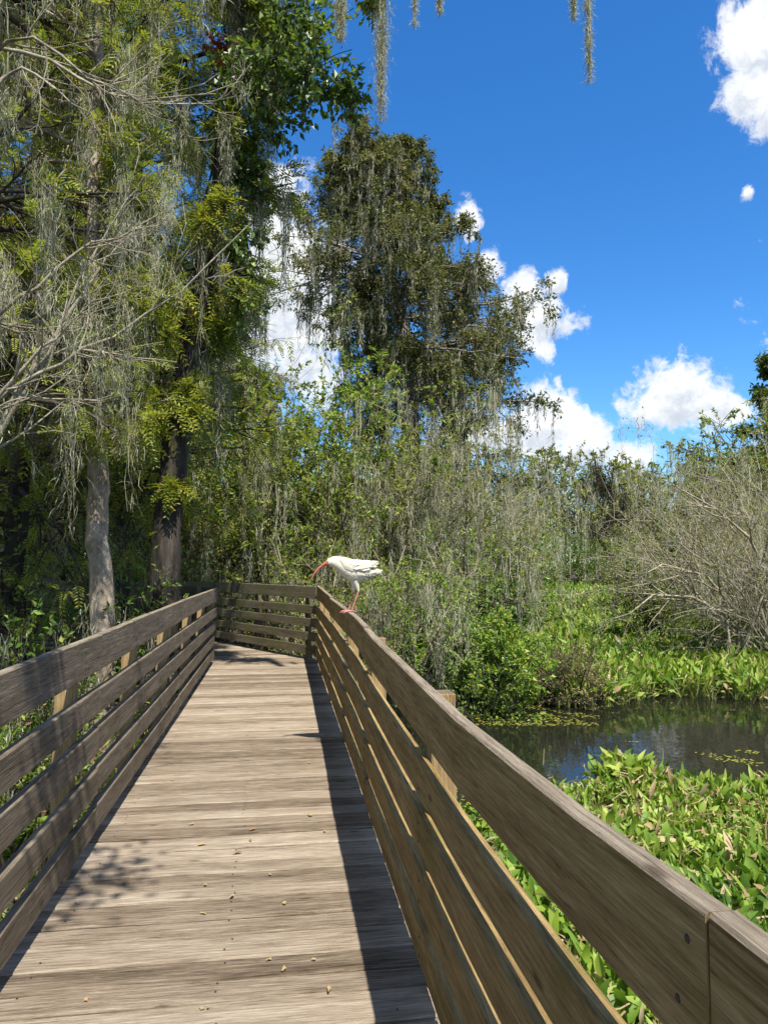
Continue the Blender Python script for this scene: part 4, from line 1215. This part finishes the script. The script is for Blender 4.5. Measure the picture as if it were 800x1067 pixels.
# ------------------------------------------------------------------ water hyacinth mats
def hyacinth(pos, scale, blades, lod=0, mats=3):
    """pos (B,2) rosette centres -> one mesh of stalks and spoon-shaped blades"""
    G = Geo()
    B = len(pos) * blades
    c = np.repeat(np.column_stack([pos, np.full(len(pos), WZ)]), blades, 0)
    sc = np.repeat(scale, blades) * rng.uniform(.5, 1.25, B)
    a = rng.uniform(0, 2 * math.pi, B)
    tilt = np.abs(rng.normal(size=B)) * .42 + .08
    h = np.stack([np.cos(a), np.sin(a), 0 * a], -1)
    up = np.array([0, 0, 1.])
    base = c + h * (.05 * rng.random(B))[:, None]
    d = unit(h * np.sin(tilt)[:, None] + up * np.cos(tilt)[:, None])
    Ls = .27 * sc
    tip = base + d * Ls[:, None]
    mid = base + d * (Ls * .5)[:, None] + up * (.02 * sc)[:, None]
    if lod == 0:
        P = np.stack([base - up * .03, mid, tip], 1)
        tubes(G, P, np.stack([.009 * sc, .007 * sc, .0045 * sc], 1), 4, 1)
    else:
        P = np.stack([base, mid, tip], 1)
        s_ = unit(np.cross(d, rng.normal(size=(B, 3))))
        ribbons(G, P, np.full((B, 3), .016), np.repeat(s_[:, None], 3, 1), 1)
    # blade
    d2 = unit(d + h * rng.normal(.25, .35, B)[:, None] + rng.normal(size=(B, 3)) * .18)
    s = unit(np.cross(d2, up + rng.normal(size=(B, 3)) * .9))
    nrm = np.cross(s, d2)
    bl = .165 * sc * rng.uniform(.6, 1.3, B); bw = .075 * sc * rng.uniform(.5, 1.3, B)
    prof = [(0, .10), (.18, .72), (.45, 1.0), (.75, .72), (1., .06)] if lod == 0 else [(0, .2), (.45, 1.), (1., .08)]
    curl = rng.normal(-.15, .3, B)
    rows = []
    for f, wf in prof:
        cc = tip + d2 * (bl * f)[:, None] + nrm * (curl * bl * f * f * 1.6)[:, None]
        cup = (bw * wf * .22)[:, None] * nrm
        l_ = cc - s * (bw * wf / 2)[:, None] + cup
        r_ = cc + s * (bw * wf / 2)[:, None] + cup
        rows.append(np.stack([l_, cc, r_], 1))
    v = np.stack(rows, 1)                         # B, np, 3, 3
    k = len(prof)
    idx = np.arange(B * k * 3).reshape(B, k, 3)
    q = np.stack([idx[:, :-1, :-1], idx[:, :-1, 1:], idx[:, 1:, 1:], idx[:, 1:, :-1]], -1)
    # withered stalks lying in the mat
    kb = B // 5
    i_ = rng.integers(0, B, kb)
    q0 = base[i_] + rng.normal(size=(kb, 3)) * .08 + up * (.06 + .16 * rng.random(kb))[:, None]
    P = path(q0, rng.normal(size=(kb, 3)) * np.array([1, 1, .5]), .24 * sc[i_] * rng.uniform(.5, 1.4, kb), 3, .25, -.05)
    s_ = unit(rng.normal(size=(kb, 3)))
    ribbons(G, P, np.full((kb, 3), .011 if lod == 0 else .018), np.repeat(s_[:, None], 3, 1), 2)
    dead = rng.random(B) < .10
    bw = bw
    m_ = np.repeat(np.where(dead, 2, 0), (k - 1) * 2)
    G.add(v, q.reshape(-1, 4), m_)
    return G
HM = [M['hyacinth'], M['stalk'], M['dead_leaf']]
def clump_noise(x, y, s=1.):
    return np.sin(x * 1.3 * s + 1.7) * np.sin(y * 1.1 * s + .3) + .6 * np.sin(x * 2.9 * s + y * 2.1 * s) + .4 * np.sin(y * 5.1 * s - x * 3.3 * s)
def plan(x, y):                                    # bearing px and distance of plan points
    d = x * FW[0] + y * FW[1]
    return 400 + 770 * (x * RT[0] + y * RT[1]) / d, d
# near mat beside the railing
K = 19000
x = rng.uniform(.9, 11, K); y_ = rng.uniform(.6, 11.2, K)
px, d = plan(x, y_)
edge_ = np.interp(px, [400, 560, 640, 720, 800, 900, 1200], [6.8, 7.5, 7.7, 7.7, 7.7, 7.7, 7.7]) + .35 * np.sin(x * 2.3) + .25 * np.sin(x * 5.2 + 1)
cn = clump_noise(x, y_)
ok = (d < edge_) & (d > .8) & (cn > -1.15) & (px < 1050)
# thinner beside the planks, where duckweed shows
ok &= (rng.random(K) < np.clip((x - .75) / 1.2, .25, 1))
pos = np.stack([x[ok], y_[ok]], -1)
G = hyacinth(pos, .60 + .14 * np.clip(cn[ok], -1, 1), 9, 0)
tag(G.build('water_hyacinth', HM, smooth=True), 'bright water hyacinth mat between the railing and the open water', 'water plants', kind='stuff')
# far mat beyond the open water and up the clearing
K = 15000
px = rng.uniform(470, 1000, K); d = 11.5 + 58 * rng.random(K) ** 1.7
x = FW[0] * d + RT[0] * (px - 400) / 770 * d; y_ = FW[1] * d + RT[1] * (px - 400) / 770 * d
lo = np.interp(px, [470, 540, 600, 680, 760, 1000], [12.8, 12.4, 12.5, 12.9, 13.2, 13.2]) + .3 * np.sin(x * 2.1)
ok = (d > lo) & (clump_noise(x, y_) > -1.3)
G = hyacinth(np.stack([x[ok], y_[ok]], -1), 1.05 + .2 * rng.normal(size=ok.sum()) * .5 + .012 * (d[ok] - 14).clip(0, 40), 8, 1)
tag(G.build('water_hyacinth', HM, smooth=True), 'far water hyacinth mat beyond the open water up the clearing', 'water plants', kind='stuff')
# duckweed along the planks and the far margin
K = 42000
x = rng.uniform(.3, 9, K); y_ = rng.uniform(.4, 13.5, K)
px, d = plan(x, y_)
nz = clump_noise(x, y_, .8) + .5 * np.sin(x * 9 + y_ * 7)
near = (x < 3.2) & (d < 8.2) & (rng.random(K) < np.clip(1.5 - x * .3, .1, 1))
marg = (d > 11.0) & (d < 13.4) & (px > 480) & (px < 620) & (nz > -.5)
isl = (d > 8) & (d < 12.5) & (nz > 1.6)
ok = near | marg | isl
x, y_ = x[ok], y_[ok]
K = len(x)
rad = rng.uniform(.010, .026, K)
a = np.arange(6) / 6 * 2 * math.pi
v = np.stack([x[:, None] + rad[:, None] * np.cos(a), y_[:, None] + rad[:, None] * np.sin(a) * .8, WZ + .004 + rng.uniform(0, .006, (K, 1)) + .002 * np.cos(a * 2)], -1)
G = Geo(); G.add(v, np.arange(K * 6).reshape(K, 6))
tag(G.build('duckweed', M['duckweed']), 'yellow-green duckweed floating on the pond beside the planks', 'water plants', kind='stuff')
# leaf litter and low weeds on the wooded side
K = 16000
x = rng.uniform(-9, -.6, K); y_ = rng.uniform(.5, 15, K)
z = land(x, y_) + .01
p_ = np.stack([x, y_, z], -1)
G = Geo()
leaves(G, p_, np.stack([rng.normal(size=K), rng.normal(size=K), .15 * np.abs(rng.normal(size=K))], -1), .09 * rng.uniform(.5, 1.2, K), .035, rng.integers(0, 2, K), .2, np.tile([[0, 0, 1.]], (K, 1)))
tag(G.build('leaf_litter', [M['dry'], M['dead_leaf']]), 'dead leaves littering the swamp floor beside the wooded-side railing', 'leaf litter', kind='stuff')
K = 9000
x = rng.uniform(-7, -1.1, K); y_ = rng.uniform(.8, 14, K)
ok = clump_noise(x, y_, 1.2) > -.1
x, y_ = x[ok], y_[ok]; K = len(x)
p_ = np.stack([x, y_, land(x, y_)], -1)
G = Geo()
for j in range(5):
    leaves(G, p_ + rng.normal(size=(K, 3)) * .03 * np.array([1, 1, 0]), np.stack([rng.normal(size=K) * .5, rng.normal(size=K) * .5, np.ones(K)], -1), rng.uniform(.08, .26, K), .022, rng.integers(0, 3, K), .1)
tag(G.build('weeds', [M['vine'], M['willow'], M['oak']]), 'low green weeds on the swamp floor seen between the rails', 'weeds', kind='stuff')
